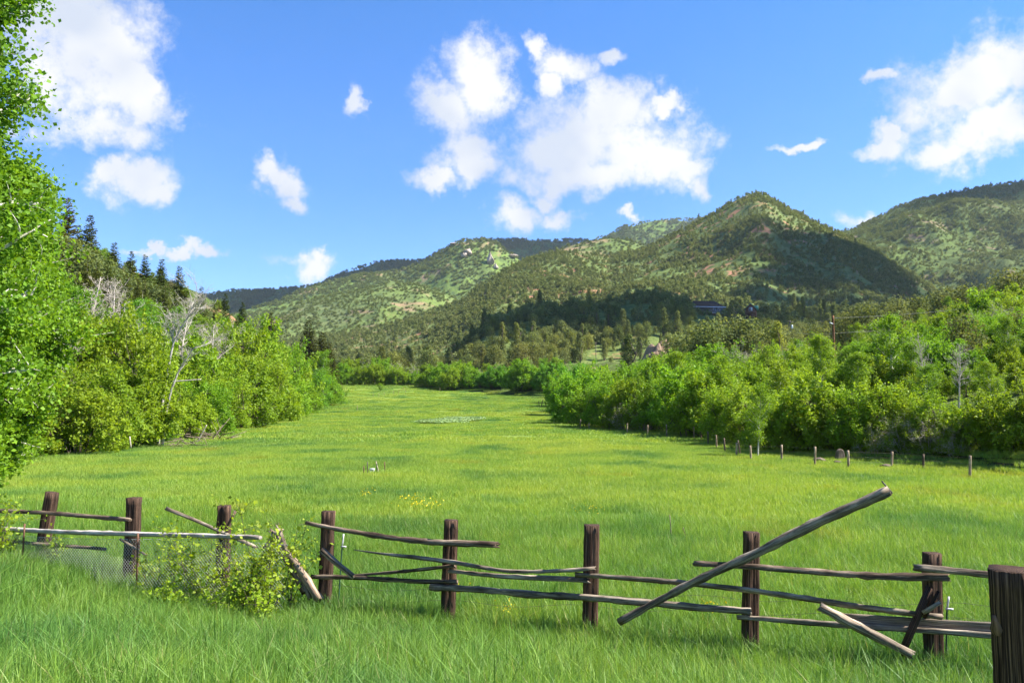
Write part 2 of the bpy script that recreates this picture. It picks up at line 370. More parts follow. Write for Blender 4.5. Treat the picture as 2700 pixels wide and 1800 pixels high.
# ------------------------------------------------------------------ terrain sheet, cut into its pieces
def terrain():
    fr = np.radians(np.linspace(-47, 47, 471))
    ot = np.radians(np.linspace(47, 313, 82)[1:-1])
    A = np.concatenate([fr, ot]); na = len(A)
    Rr = np.concatenate([np.linspace(0.6, 14, 28)[:-1], np.geomspace(14, 4600, 400)]); nr = len(Rr)
    AA, RR = np.meshgrid(A, Rr, indexing='ij')
    X = RR * np.sin(AA); Y = RR * np.cos(AA)
    Z, ZN = land(X, Y)
    V = np.stack([X, Y, Z], -1).reshape(-1, 3)
    i = np.arange(na); j = np.arange(nr - 1)
    I, J = np.meshgrid(i, j, indexing='ij'); I2 = (I + 1) % na
    quads = np.stack([I * nr + J, I2 * nr + J, I2 * nr + J + 1, I * nr + J + 1], -1).reshape(-1, 4)[:, ::-1]
    zq = ZN.reshape(-1)[quads].max(1)
    # a closing cap under the camera
    cap = len(V); V = np.vstack([V, [[0, 0, land(np.array([0.0]), np.array([0.0]))[0][0]]]])
    tri = np.stack([np.full(na, cap), (i + 1) % na * nr, i * nr], -1)
    zones = {'meadow': zq == 0, 'hillside': zq == 1, 'bank': zq == 2, 'knoll': zq == 10,
             'mountain': (zq == 11), 'foothills': (zq == 12) | (zq == 13), 'rocky_hill': zq == 14, 'far_ridge': (zq == 15) | (zq == 16), 'mountain_shoulder': zq == 17}
    green = (0.150, 0.235, 0.035); scrub = (0.150, 0.185, 0.055); dark = (0.070, 0.105, 0.030)
    red = (0.34, 0.175, 0.10); tan = (0.30, 0.20, 0.12)
    mats = {'meadow': mat_meadow(),
            'hillside': mat_hill('hillside_ground', (0.085, 0.125, 0.030), (0.085, 0.095, 0.035), (0.045, 0.06, 0.02), red, 0.33, 0.05, 0.5, 0.5, 0.06),
            'bank': mat_hill('bank_ground', (0.10, 0.15, 0.028), (0.11, 0.12, 0.045), (0.05, 0.07, 0.02), (0.20, 0.13, 0.08), 0.32, 0.05, 0.5, 0.5, 0.08),
            'knoll': mat_hill('knoll_ground', scrub, scrub, dark, red, 0.27, 0.02, 0.2, 1.0, 0.03),
            'mountain': mat_hill('mountain_ground', (0.130, 0.172, 0.050), (0.140, 0.158, 0.062), (0.085, 0.115, 0.040), red, 0.36, 0.006, 0.10, 2.0, 0.045),
            'foothills': mat_hill('foothill_ground', (0.145, 0.195, 0.050), (0.138, 0.162, 0.066), (0.085, 0.118, 0.042), tan, 0.37, 0.004, 0.05, 3.0, 0.010),
            'rocky_hill': mat_hill('rocky_hill_ground', (0.145, 0.205, 0.045), (0.122, 0.155, 0.052), (0.078, 0.112, 0.042), tan, 0.33, 0.005, 0.04, 4.0, 0.012),
            'far_ridge': mat_hill('far_ridge_ground', (0.140, 0.200, 0.042), (0.120, 0.160, 0.045), (0.075, 0.110, 0.034), tan, 0.30, 0.003, 0.03, 5.0, 0.008),
            'mountain_shoulder': mat_hill('shoulder_ground', (0.110, 0.152, 0.042), (0.108, 0.132, 0.048), (0.068, 0.096, 0.032), (0.22, 0.16, 0.10), 0.33, 0.005, 0.06, 3.0, 0.02)}
    for k, sel in zones.items():
        q = quads[sel]; fs = [q]
        if k == 'meadow': fs.append(tri)
        if not len(q): continue
        used = np.unique(np.concatenate([f.ravel() for f in fs]))
        rm = np.full(len(V), -1); rm[used] = np.arange(len(used))
        me = make_mesh(k, V[used], [rm[f] for f in fs], mats[k], True)
        prop(obj(k, me), kind='structure')
    return A[:471], Rr, Z[:471], ZN[:471]
TA, TR, TZ, TZONE = terrain()
# visible from near the camera: running horizon along each bearing
_sl = (TZ - CZ) / TR[None, :]
HORZ = np.maximum.accumulate(_sl, axis=1)
def visible(x, y, top):
    """does a thing whose top is at height `top` show over the land in front of it"""
    a = np.arctan2(x, y); r = np.hypot(x, y)
    ia = np.clip(np.round((a - TA[0]) / (TA[1] - TA[0])).astype(int), 0, len(TA) - 1)
    ir = np.clip(np.searchsorted(TR, r) - 2, 0, len(TR) - 1)
    return (top - CZ) / r >= HORZ[ia, ir] - 0.001
# ------------------------------------------------------------------ plant building blocks
def unit(v):
    return v / np.maximum(1e-9, np.linalg.norm(v, axis=-1, keepdims=True))
def tubes(P0, P1, r0, r1, k=4):
    """tapered k-sided tubes for many segments at once"""
    P0 = np.asarray(P0, float); P1 = np.asarray(P1, float); r0 = np.asarray(r0, float); r1 = np.asarray(r1, float)
    n = len(P0); d = unit(P1 - P0)
    ref = np.where(np.abs(d[:, 2:3]) > 0.9, np.array([[1.0, 0, 0]]), np.array([[0, 0, 1.0]]))
    a = unit(np.cross(d, ref)); b = np.cross(d, a)
    th = np.arange(k) * 2 * np.pi / k
    ring = a[:, None] * np.cos(th)[None, :, None] + b[:, None] * np.sin(th)[None, :, None]
    V = np.concatenate([P0[:, None] + ring * r0[:, None, None], P1[:, None] + ring * r1[:, None, None]], 1)
    o = (np.arange(n) * 2 * k)[:, None]; i = np.arange(k)[None]; i2 = (i + 1) % k
    Q = np.stack([o + i, o + i2, o + k + i2, o + k + i], -1).reshape(-1, 4)
    return V.reshape(-1, 3), Q
def leaves(C, size, rg, up=0.3, out=None, aspect=0.62, spread=0.35):
    """one folded diamond leaf at each centre"""
    n = len(C); nrm = rg.normal(size=(n, 3)); nrm[:, 2] += up * 2
    if out is not None: nrm += out * 1.1
    nrm = unit(nrm); t = unit(np.cross(nrm, rg.normal(size=(n, 3)))); b = np.cross(nrm, t)
    s = size * (1 + spread * rg.normal(size=n)).clip(0.45, 1.8)
    l = (s * 0.5)[:, None]; w = l * aspect
    fold = nrm * (s * 0.10)[:, None]
    V = np.stack([C - t * l, C - b * w + fold, C + t * l, C + b * w + fold], 1).reshape(-1, 3)
    return V, np.arange(4 * n, dtype=np.int32).reshape(-1, 4)
class Skel:
    """branch segments; thick ones get more sides"""
    def __init__(s): s.P0, s.P1, s.r0, s.r1 = [], [], [], []
    def add(s, a, b, ra, rb): s.P0.append(a); s.P1.append(b); s.r0.append(ra); s.r1.append(rb)
    def path(s, pts, ra, rb):
        n = len(pts) - 1
        for i in range(n): s.add(pts[i], pts[i + 1], ra + (rb - ra) * i / n, ra + (rb - ra) * (i + 1) / n)
    def mesh(s, name, mat):
        P0, P1, r0, r1 = map(np.array, (s.P0, s.P1, s.r0, s.r1))
        V, Q, off = [], [], 0
        for sel, k in ((r0 > 0.05, 8), ((r0 <= 0.05) & (r0 > 0.015), 5), (r0 <= 0.015, 3)):
            if sel.any():
                v, q = tubes(P0[sel], P1[sel], r0[sel], r1[sel], k); V.append(v); Q.append(q + off); off += len(v)
        return make_mesh(name, np.vstack(V), np.vstack(Q), mat, True)
def limb(rg, p, d, length, n, bend=0.25, lift=0.0):
    pts = [np.array(p, float)]; d = unit(np.array(d, float))
    for i in range(n):
        d = unit(d + rg.normal(size=3) * bend / n * 1.6 + np.array([0, 0, lift / n])); pts.append(pts[-1] + d * length / n)
    return pts
def dirv(azm, elv): return np.array([math.cos(azm) * math.cos(elv), math.sin(azm) * math.cos(elv), math.sin(elv)])

def make_aspen(seed, H=10.0, spread=2.2, nbr=30, bare=False, leaf=0.085, per=26, base=0.22, lean=0.0, twig=3, tight=1.0):
    rg = np.random.default_rng(seed); sk = Skel(); tips = []
    tr = limb(rg, (0, 0, -0.3), (lean, 0, 1), H + 0.3, 12, 0.22); r = H * (0.016 if bare else 0.0125)
    sk.path(tr, r, r * 0.16)
    for i in range(nbr):
        t = base + (0.97 - base) * (i + rg.random() * 0.8) / nbr; j = min(11, int(t * 12)); p = tr[j] + (tr[j + 1] - tr[j]) * (t * 12 - j)
        prof = math.sin(math.pi * min(1, (t - base) / (1 - base) * 0.82 + 0.14)) ** 0.8
        ln = spread * prof * rg.uniform(0.65, 1.15); a = i * 2.4 + rg.normal() * 0.4; e = rg.uniform(0.35, 0.85)
        bp = limb(rg, p, dirv(a, e), ln, 5, 0.45, 0.3); rb = r * (1 - t) * 0.5 + 0.009
        sk.path(bp, rb, rb * 0.35)
        for k in range(twig + 3):
            q = bp[rg.integers(1, 6)]; l2 = ln * rg.uniform(0.25, 0.5)
            tp = limb(rg, q, dirv(a + rg.normal() * 0.9, e + rg.normal() * 0.5), l2, 3, 0.6, 0.2)
            sk.path(tp, max(0.012 if bare else 0.007, rb * 0.4), 0.009 if bare else 0.004); tips += tp[1:]
            if bare:
                for m in range(2):
                    t2 = limb(rg, tp[rg.integers(1, 4)], dirv(rg.random() * 6.3, rg.uniform(-0.1, 1.0)), l2 * rg.uniform(0.4, 0.8), 2, 0.5, 0.2); sk.path(t2, 0.009, 0.006)
        tips += bp[2:]
    if bare: return sk, None
    C = np.repeat(np.array(tips), per, 0); C = C + rg.normal(size=C.shape) * np.array([0.24, 0.24, 0.20]) * (H / 10) ** 0.4 * tight
    return sk, leaves(C, leaf, rg, 0.3, None, 0.85)

def make_shrub(seed, H=4.0, W=2.4, lobes=16, per=46, leaf=0.13, bare_frac=0.0, flat=0.8):
    """oak-like thicket shrub: several stems, lobed crown of leaf clumps, open underside"""
    rg = np.random.default_rng(seed); sk = Skel(); cl = []; outv = []
    for i in range(lobes):
        a = i * 2.4 + rg.normal() * 0.3; q = math.sqrt((i + 0.5) / lobes)
        rad = W * q * rg.uniform(0.75, 1.05); zt = H * (0.93 - 0.50 * q ** 2.2) * rg.uniform(0.72, 1.08)
        c = np.array([math.cos(a) * rad, math.sin(a) * rad, zt - H * 0.10])
        s0 = np.array([math.cos(a) * rad * 0.18, math.sin(a) * rad * 0.18, -0.2])
        mid = s0 + (c - s0) * 0.5 + rg.normal(size=3) * 0.14 * H * 0.3; mid[2] += H * 0.06
        pth = [np.array([0, 0, -0.25]), s0, s0 * 0.5 + mid * 0.5 + rg.normal(size=3) * 0.05, mid, c]
        sk.path(pth, 0.055 * H / 4, 0.02)
        lr = H * rg.uniform(0.15, 0.23)
        nc = 13
        dv = unit(rg.normal(size=(nc, 3))); dv[:, 2] = dv[:, 2] * 0.75 + 0.12
        rr2 = lr * rg.uniform(0.55, 1.05, size=(nc, 1))
        cc = c + dv * rr2
        for k in range(nc):
            sk.path([c, cc[k]], 0.014, 0.006)
        cl.append(cc); outv.append(dv)
        for m in range(4):                                  # shoots that break the outline
            sh = limb(rg, c + rg.normal(size=3) * lr * 0.5, (rg.normal() * 0.5, rg.normal() * 0.5, 1.0), lr * rg.uniform(0.9, 2.0), 5, 0.3); sk.path([c] + sh, 0.014, 0.005)
            cl.append(np.array(sh[2:])); outv.append(np.tile(np.array([[0, 0, 0.3]]), (4, 1)))
        # skirts lower down the outside
        if q > 0.55:
            for m in range(2):
                f = rg.uniform(0.15, 0.6); c2 = np.array([math.cos(a + rg.normal() * 0.3) * rad * 1.03, math.sin(a + rg.normal() * 0.3) * rad * 1.03, (zt - 0.1) * f + 0.25])
                dv = unit(rg.normal(size=(8, 3))); cc = c2 + dv * lr * 0.75 * rg.uniform(0.5, 1, size=(8, 1)); cl.append(cc); outv.append(dv)
                sk.path([mid, c2], 0.02, 0.008)
    cl = np.vstack(cl); outv = np.vstack(outv)
    if bare_frac:
        keep = rg.random(len(cl)) > bare_frac
        for c in cl[~keep]:
            for m in range(5): sk.path(limb(rg, c, unit(rg.normal(size=3) + np.array([0, 0, 0.5])), 0.45, 2, 0.5), 0.008, 0.004)
        cl, outv = cl[keep], outv[keep]
    C = np.repeat(cl, per, 0); O = np.repeat(outv, per, 0)
    C = C + rg.normal(size=C.shape) * (H * 0.034) + O * rg.random((len(C), 1)) * 0.05
    return sk, leaves(C, leaf, rg, 0.45, O * 0.8, 0.7)

def make_spruce(seed, H=14.0, Rr=2.2, lev=40, nb=12):
    rg = np.random.default_rng(seed); sk = Skel()
    sk.path([np.array([0, 0, -0.3]), np.array([0, 0, H * 0.5]), np.array([rg.normal() * 0.1, rg.normal() * 0.1, H])], H * 0.013, 0.02)
    C, T, S = [], [], []
    for i in range(lev):
        z = H * (0.08 + 0.91 * i / lev); f = 1 - z / H
        ln0 = Rr * (f ** 0.8) * 1.05 + 0.12
        for b in range(nb if f > 0.15 else 5):
            a = rg.random() * 6.283; ln = ln0 * rg.uniform(0.6, 1.12); e = -0.30 + 0.65 * (1 - f) + rg.normal() * 0.1
            d = dirv(a, e); p0 = np.array([0, 0, z]); sk.path([p0, p0 + d * ln * 0.85], 0.03 * f + 0.008, 0.006)
            m = max(3, int(ln / 0.22))
            for q in range(m):
                g = (q + 0.6) / m; p = p0 + d * ln * g; p = p + np.array([0, 0, 0.10 * ln * g * g])
                for sd in (-1, 1):
                    da = a + sd * rg.uniform(0.35, 1.0); C.append(p); T.append(dirv(da, e + rg.normal() * 0.25 - 0.1)); S.append(0.30 + 0.22 * ln * (1 - g * 0.6) * 0.6)
    C = np.array(C); T = np.array(T); S = np.array(S)
    n = len(C); up = unit(np.array([[0, 0, 1.0]]) + rg.normal(size=(n, 3)) * 0.45); b = unit(np.cross(T, up))
    l = S[:, None] * 1.0; w = S[:, None] * 0.28
    V = np.stack([C, C + T * l * 0.5 - b * w, C + T * l - np.array([[0, 0, 0.06]]), C + T * l * 0.5 + b * w], 1).reshape(-1, 3)
    return sk, (V, np.arange(4 * n).reshape(-1, 4))

def make_juniper(seed, H=4.5, W=1.7, n=2600, leaf=0.16, lobes=11, conic=0.5):
    rg = np.random.default_rng(seed); sk = Skel(); Cs = []; Os = []
    tr = limb(rg, (0, 0, -0.3), (0.05, 0, 1), H * 0.75, 5, 0.25); sk.path(tr, H * 0.035, 0.03)
    for i in range(lobes):
        f = (i + 0.5) / lobes; z = H * (0.16 + 0.74 * f); rad = W * (1 - conic * f) * (0.55 if f < 0.95 else 0.1) * rg.uniform(0.6, 1.1)
        a = i * 2.4 + rg.normal() * 0.4; c = np.array([math.cos(a) * rad, math.sin(a) * rad, z])
        sk.path([tr[min(5, int(f * 5))], c], H * 0.012, 0.01)
        lr = W * (0.62 - 0.30 * f * conic * 1.2) * rg.uniform(0.8, 1.15)
        m = n // lobes; d = unit(rg.normal(size=(m, 3))); rr2 = lr * rg.random((m, 1)) ** 0.35
        Cs.append(c + d * rr2 * np.array([1, 1, 0.95])); Os.append(d)
    C = np.vstack(Cs); O = np.vstack(Os); C[:, 2] = np.maximum(C[:, 2], 0.08)
    return sk, leaves(C, leaf, rg, 0.2, O * 1.2, 0.6)

def blade_patch(seed, size, n, h, w, lean=0.35, segs=3, hvar=0.3):
    """a square of grass blades; every blade a bent tapering strip"""
    rg = np.random.default_rng(seed)
    p = np.zeros((n, 3)); p[:, :2] = (rg.random((n, 2)) - 0.5) * size
    # gather some of them into tufts
    k = max(6, n // 26); tc = (rg.random((k, 2)) - 0.5) * size; g = rg.integers(0, k, n); mask = rg.random(n) < 0.6
    p[mask, :2] = tc[g[mask]] + rg.normal(size=(mask.sum(), 2)) * 0.06 * (h / 0.45)
    hh = h * (1 + hvar * rg.normal(size=n)).clip(0.35, 1.7); a = rg.random(n) * 6.283
    ld = np.stack([np.cos(a), np.sin(a), np.zeros(n)], 1); ln = np.abs(rg.normal(size=n)) * lean * hh
    sd = np.stack([-np.sin(a + rg.normal(size=n) * 0.8), np.cos(a + rg.normal(size=n) * 0.8), np.zeros(n)], 1)
    ww = w * (0.6 + 0.8 * rg.random(n)); rows = []
    for s in range(segs):
        t = s / segs; c = p + ld * (ln * t * t)[:, None]; c[:, 2] += hh * (t - 0.18 * t * t * (ln / hh)) - 0.03
        hw = (ww * (1 - 0.75 * t) * 0.5)[:, None]; rows += [c - sd * hw, c + sd * hw]
    c = p + ld * ln[:, None]; c[:, 2] += hh * (1 - 0.18 * (ln / hh).clip(0, 2)); rows.append(c)
    V = np.stack(rows, 1); m = V.shape[1]; o = (np.arange(n) * m)[:, None]
    Q = np.concatenate([o + np.array([[2 * s, 2 * s + 1, 2 * s + 3, 2 * s + 2]]) for s in range(segs - 1)], 0)
    T = o + np.array([[2 * segs - 2, 2 * segs - 1, 2 * segs]])
    return V.reshape(-1, 3), [Q, T]

# ------------------------------------------------------------------ stuff: instances scattered by geometry nodes
def proto(name, me):
    return bpy.data.objects.new(name, me)
def scatter(name, pts, scale, protos, rz=None, vi=None, label=None):
    n = len(pts); me = bpy.data.meshes.new(name); me.vertices.add(n)
    me.vertices.foreach_set('co', np.asarray(pts, np.float32).ravel())
    rz = RNG.random(n) * 6.283 if rz is None else rz
    vi = RNG.integers(0, len(protos), n) if vi is None else vi
    for k, ty, arr in (('sc', 'FLOAT', scale), ('rz', 'FLOAT', rz), ('vi', 'INT', vi)):
        a = me.attributes.new(k, ty, 'POINT'); a.data.foreach_set('value', np.asarray(arr, np.int32 if ty == 'INT' else np.float32))
    o = obj(name, me); prop(o, label=label, kind='stuff')
    ng = bpy.data.node_groups.new(name, 'GeometryNodeTree')
    ng.interface.new_socket('Geometry', in_out='INPUT', socket_type='NodeSocketGeometry')
    ng.interface.new_socket('Geometry', in_out='OUTPUT', socket_type='NodeSocketGeometry')
    gi = ng.nodes.new('NodeGroupInput'); go = ng.nodes.new('NodeGroupOutput')
    ip = ng.nodes.new('GeometryNodeInstanceOnPoints'); ip.inputs['Pick Instance'].default_value = True
    jn = ng.nodes.new('GeometryNodeJoinGeometry')
    for p in reversed(protos):
        oi = ng.nodes.new('GeometryNodeObjectInfo'); oi.inputs['Object'].default_value = p; oi.inputs['As Instance'].default_value = True
        ng.links.new(oi.outputs['Geometry'], jn.inputs[0])
    def at(nm, ty):
        a = ng.nodes.new('GeometryNodeInputNamedAttribute'); a.data_type = ty; a.inputs['Name'].default_value = nm; return a.outputs[0]
    cx = ng.nodes.new('ShaderNodeCombineXYZ'); ng.links.new(at('rz', 'FLOAT'), cx.inputs[2])
    er = ng.nodes.new('FunctionNodeEulerToRotation'); ng.links.new(cx.outputs[0], er.inputs[0])
    ng.links.new(gi.outputs[0], ip.inputs['Points']); ng.links.new(jn.outputs[0], ip.inputs['Instance'])
    ng.links.new(at('vi', 'INT'), ip.inputs['Instance Index']); ng.links.new(er.outputs[0], ip.inputs['Rotation'])
    ng.links.new(at('sc', 'FLOAT'), ip.inputs['Scale']); ng.links.new(ip.outputs[0], go.inputs[0])
    md = o.modifiers.new('scatter', 'NODES'); md.node_group = ng
    return o

# ------------------------------------------------------------------ plant materials and prototypes
M = {}
M['oak'] = leafy('oak_leaf', (0.190, 0.345, 0.028), (0.248, 0.390, 0.032), 0.48)
M['aspen'] = leafy('aspen_leaf', (0.165, 0.310, 0.022), (0.215, 0.340, 0.025), 0.46)
M['spruce'] = leafy('spruce_needle', (0.080, 0.105, 0.026), (0.115, 0.130, 0.032), 0.22, 0.9, 0.35, 0.03)
M['juniper'] = leafy('juniper_leaf', (0.138, 0.180, 0.064), (0.222, 0.252, 0.100), 0.36, 0.9, 0.4, 0.05)
M['bark'] = bark('brown_bark', (0.075, 0.055, 0.040), (0.17, 0.14, 0.11))
M['white_bark'] = bark('aspen_bark', (0.28, 0.25, 0.20), (0.56, 0.53, 0.46), (6, 6, 5), (0.36, 0.5))
M['dead'] = bark('dead_branch', (0.36, 0.30, 0.25), (0.58, 0.52, 0.45), (10, 10, 3))
M['grass_near'] = grass_mat('grass_blade', 0.42, (1.11, 1.28, 1.10))
M['grass_far'] = grass_mat('meadow_blade', 0.42, (1.47, 1.47, 1.28), 0.55)
M['deadbrown'] = bark('dead_brush', (0.13, 0.095, 0.07), (0.30, 0.23, 0.17), (10, 10, 3))
M['greybark'] = bark('grey_bark', (0.20, 0.175, 0.15), (0.44, 0.40, 0.35), (6, 6, 5), (0.36, 0.5))

PROTO = {}
def keep(kind, sk, lv, trunk_mat, leaf_mat):
    tm = sk.mesh(kind + '_stem', M[trunk_mat])
    lm = make_mesh(kind + '_crown', lv[0], lv[1], M[leaf_mat]) if lv is not None else None
    PROTO.setdefault(kind, []).append((tm, lm))
for s in range(6): keep('oak', *make_shrub(100 + s, 4.0, 2.3 + 0.25 * (s % 3), 13 + s, 30, 0.12 + 0.02 * (s % 3)), 'bark', 'oak')
for s in range(2): keep('thinoak', *make_shrub(120 + s, 3.6, 2.2, 14, 20, 0.12, 0.35), 'dead', 'oak')
for s in range(4): keep('aspen', *make_aspen(200 + s, 10, 2.0 + 0.3 * (s % 2), 30, False, 0.13, 15), 'white_bark', 'aspen')
for s in range(4): keep('bare', *make_aspen(220 + s, 10, 2.3, 30, True, base=0.35, lean=0.06 * (s - 1.5), twig=4), 'dead', 'aspen')
for s in range(3): keep('spruce', *make_spruce(240 + s, 14, 2.9), 'bark', 'spruce')
for s in range(5): keep('juniper', *make_juniper(260 + s, 4.6, 1.9 + 0.2 * (s % 3), 2400, 0.20, 12, 0.25 + 0.12 * (s % 3)), 'bark', 'juniper')
for s in range(4): keep('pine', *make_juniper(280 + s, 9.0, 1.9, 3000, 0.26, 18, 0.75), 'bark', 'juniper')

NAMES = {'oak': ('oak_shrub', 'shrub', 'stem'), 'thinoak': ('thin_shrub', 'shrub', 'stem'), 'aspen': ('aspen_tree', 'tree', 'trunk'), 'bare': ('bare_tree', 'tree', 'trunk'),
         'spruce': ('spruce_tree', 'tree', 'trunk'), 'juniper': ('juniper_tree', 'tree', 'trunk'), 'pine': ('pine_tree', 'tree', 'trunk')}
def plant(kind, loc, s=1.0, v=None, tint=(1, 1, 1), label='', group=None, rz=None, sxy=1.0, tilt=(0, 0)):
    nm, cat, stem = NAMES[kind]; ps = PROTO[kind]
    tm, lm = ps[(random.randrange(len(ps)) if v is None else v) % len(ps)]
    e = empty(nm, loc); e.rotation_euler = (tilt[0], tilt[1], random.random() * 6.283 if rz is None else rz); e.scale = (s * sxy, s * sxy, s)
    prop(e, label, cat, group)
    obj(stem, tm, e)
    if lm is not None:
        c = obj('crown', lm, e); c.color = (*tint, 1)
    return e
# ------------------------------------------------------------------ woods on the far slopes (nobody could count them)
def frustum_pts(n, y0, y1, umax=0.70, power=1.0, umin=None):
    umin = -umax if umin is None else umin
    y = np.sqrt(y0 ** 2 + (y1 ** 2 - y0 ** 2) * RNG.random(n)); u = umin + (umax - umin) * RNG.random(n)
    return u * y, y
FARM = {}
def far_protos():
    out = {}
    for kind, mk, mat in (('juniper', [make_juniper(400 + s, 4.6, 2.0, 240, 0.68, 8, 0.2 + 0.15 * s) for s in range(3)], 'juniper'),
                          ('pine', [make_juniper(410 + s, 9.0, 2.0, 260, 0.85, 10, 0.8) for s in range(2)], 'juniper'),
                          ('scrub', [make_juniper(420 + s, 2.6, 2.2, 120, 0.9, 7, 0.15) for s in range(2)], 'scrub')):
        out[kind] = [proto(kind + '_clump', make_mesh(kind + '_clump', lv[0], lv[1], M[mat])) for sk, lv in mk]
    return out
M['scrub'] = leafy('scrub_leaf', (0.130, 0.172, 0.046), (0.172, 0.212, 0.060), 0.3, 0.8, 0.3)
FP = far_protos()
zid = {k: 10 + i for i, k in enumerate(LNAMES)}
# junipers and pinyons
x, y = frustum_pts(300000, 300, 1650)
z, zn = land(x, y)
clump = fbm(x * 0.02, y * 0.02, 3); fine = fbm(x * 0.006 + 4, y * 0.006, 3)
dens = np.zeros(len(x))
dens[zn == zid['peak']] = 0.34; dens[zn == zid['righthill']] = 0.26; dens[zn == zid['knoll']] = 0.30; dens[zn == zid['foothill']] = 0.03; dens[zn == zid['dome']] = 0.01
dens[(zn <= 2) & (y > 330)] = 0.15
upper = sstep(120, 260, z) * (zn == zid['peak']); dens = dens * (1 - 0.35 * upper)
dens *= np.where(clump > 0.44, 1.5, 0.4) * np.where(fine > 0.40, 1.15, 0.6); dens *= np.where((zn == zid['foothill']), sstep(140, 60, z) * 6, 1)
ok = (RNG.random(len(x)) < dens) & visible(x, y, z + 5)
for hx, hy, hw in ((1868, 462, 34), (1980, 440, 18)):          # clearings in front of the two houses
    c_ = (hx - 1350) / F; ok &= ~((np.abs(x / y - c_) * F < hw) & (y > hy - 75) & (y < hy + 14))
x, y, z, zn = x[ok], y[ok], z[ok], zn[ok]
near = np.argsort(y / (1 + 0.0 * y))
s = (0.45 + 1.05 * RNG.random(len(x)) ** 1.7) * np.where(zn == zid['knoll'], 1.1, 0.85) * np.where(y < 420, 1.1, 1)
isp = (RNG.random(len(x)) < np.where((z < 40) & (y < 470), 0.16, 0.04))
FAR_J = np.stack([x, y, z - 0.15], 1)
print('far junipers', len(x))
# the 300 that show largest stand as trees of their own
size = (4.6 * s + isp * 4) / y
order = np.argsort(-size); big = order[:290]; rest = order[290:]
scatter('juniper_woodland', FAR_J[rest][~isp[rest]], s[rest][~isp[rest]], FP['juniper'], label='mottled olive juniper woodland covering the mountain slopes')
scatter('pine_woodland', FAR_J[rest][isp[rest]], s[rest][isp[rest]], FP['pine'], label='pointed olive pines mixed through the woodland below the peak')
for i in big:
    k = 'pine' if isp[i] else 'juniper'
    tone = random.choice(['olive', 'dark', 'yellowish']); sz = 'tall' if s[i] > 1.15 else 'small'; where = 'left of the dark-roofed house' if x[i] / y[i] < 0.2 else 'around the houses' if x[i] / y[i] < 0.33 else 'beyond the green-roofed cabin'
    if zn[i] == zid['knoll']: lb, gr = (f'{sz} {tone} ' + ('pointed pine' if isp[i] else 'rounded juniper') + f' on the shaded knoll {where}', f'{sz} {tone} {k}s on the knoll {where}')
    elif False: lb, gr = ('pointed pine growing on the shaded knoll below the peak' if isp[i] else 'rounded dark juniper growing on the shaded knoll below the peak'), k + 's on the knoll'
    else: lb, gr = ('pointed olive pine on the slope at the head of the meadow' if isp[i] else 'rounded olive juniper on the slope at the head of the meadow'), k + 's at the head of the meadow'
    g = {'olive': (0.95, 0.95, 0.9), 'dark': (0.68, 0.74, 0.72), 'yellowish': (1.15, 1.08, 0.8)}[tone]
    plant(k, FAR_J[i], s[i], None, g, lb, gr)
# low scrub everywhere on the hills
x, y = frustum_pts(330000, 360, 3100)
z, zn = land(x, y)
dens = np.where(zn >= 10, 0.55, 0.25) * np.where(fbm(x * 0.012 + 30, y * 0.012, 3) > 0.40, 1.0, 0.3)
dens = dens * np.where(zn == zid['peak'], 0.5, 1)
ok = (RNG.random(len(x)) < dens) & visible(x, y, z + 3)
x, y, z = x[ok], y[ok], z[ok]
print('scrub', len(x))
scatter('scrub_oak', np.stack([x, y, z - 0.2], 1), RNG.uniform(0.7, 1.5, len(x)) * np.clip(y / 1400, 0.8, 1.7), FP['scrub'], label='low green scrub blanketing the hills')

# ------------------------------------------------------------------ grass
def gp(seed, size, n, h, w, mat, **kw):
    V, Fc = blade_patch(seed, size, n, h, w, **kw); return proto('grass_patch', make_mesh('grass_patch', V, Fc, M[mat]))
near_p = [gp(500 + i, 1.2, 1700, 0.24, 0.011, 'grass_near', lean=0.7, segs=3, hvar=0.35) for i in range(5)]
tall_p = [gp(510 + i, 1.1, 420, 0.31, 0.012, 'grass_near', lean=1.0, segs=4, hvar=0.35) for i in range(4)]
mid_p = [gp(520 + i, 2.4, 2400, 0.15, 0.016, 'grass_far', lean=0.7, segs=2, hvar=0.35) for i in range(4)]
far_p = [gp(530 + i, 6.0, 2400, 0.17, 0.055, 'grass_far', lean=0.7, segs=2, hvar=0.35) for i in range(4)]
def grid_scatter(name, y0, y1, step, protos, umax=0.70, s0=1.0, sj=0.12, keep=None, label=None, dz=0.0):
    xs, ys = [], []
    yy = np.arange(y0, y1, step)
    for q in yy:
        w = umax * (q + 6); xr = np.arange(-w, w, step); xs.append(xr + RNG.normal(size=len(xr)) * step * 0.22); ys.append(np.full(len(xr), q) + RNG.normal(size=len(xr)) * step * 0.22)
    x = np.concatenate(xs); y = np.concatenate(ys); z, zn = land(x, y)
    ok = (zn == 0) | ((zn == 2) & (x < np.interp(y, *BANKX) + 8)) | ((zn == 1) & (x > np.interp(y, *LEFTX) - 6))
    ok &= visible(x, y, z + 0.5)
    if keep is not None: ok &= keep(x, y)
    x, y, z = x[ok], y[ok], z[ok]
    print(name, len(x))
    return scatter(name, np.stack([x, y, z + dz], 1), RNG.uniform(s0 - sj, s0 + sj, len(x)), protos, label=label)
fence_y = lambda x: 13.35 - 0.31 * (x + 3.5)
grid_scatter('verge_grass', 3.2, 15.5, 0.62, tall_p, 0.72, 1.0, 0.2, keep=lambda x, y: (y < fence_y(x) - 1.0) & (fbm(x * 0.5, y * 0.5, 3) > 0.40), label='tall tousled grass on the near verge in front of the fence')
grid_scatter('grass', 3.2, 22, 0.72, near_p, 0.72, 1.0, 0.22, label='thick green grass along the rail fence')
grid_scatter('field_grass', 20, 62, 1.35, mid_p, 0.70, 1.0, 0.2, label='short spring grass of the open field')
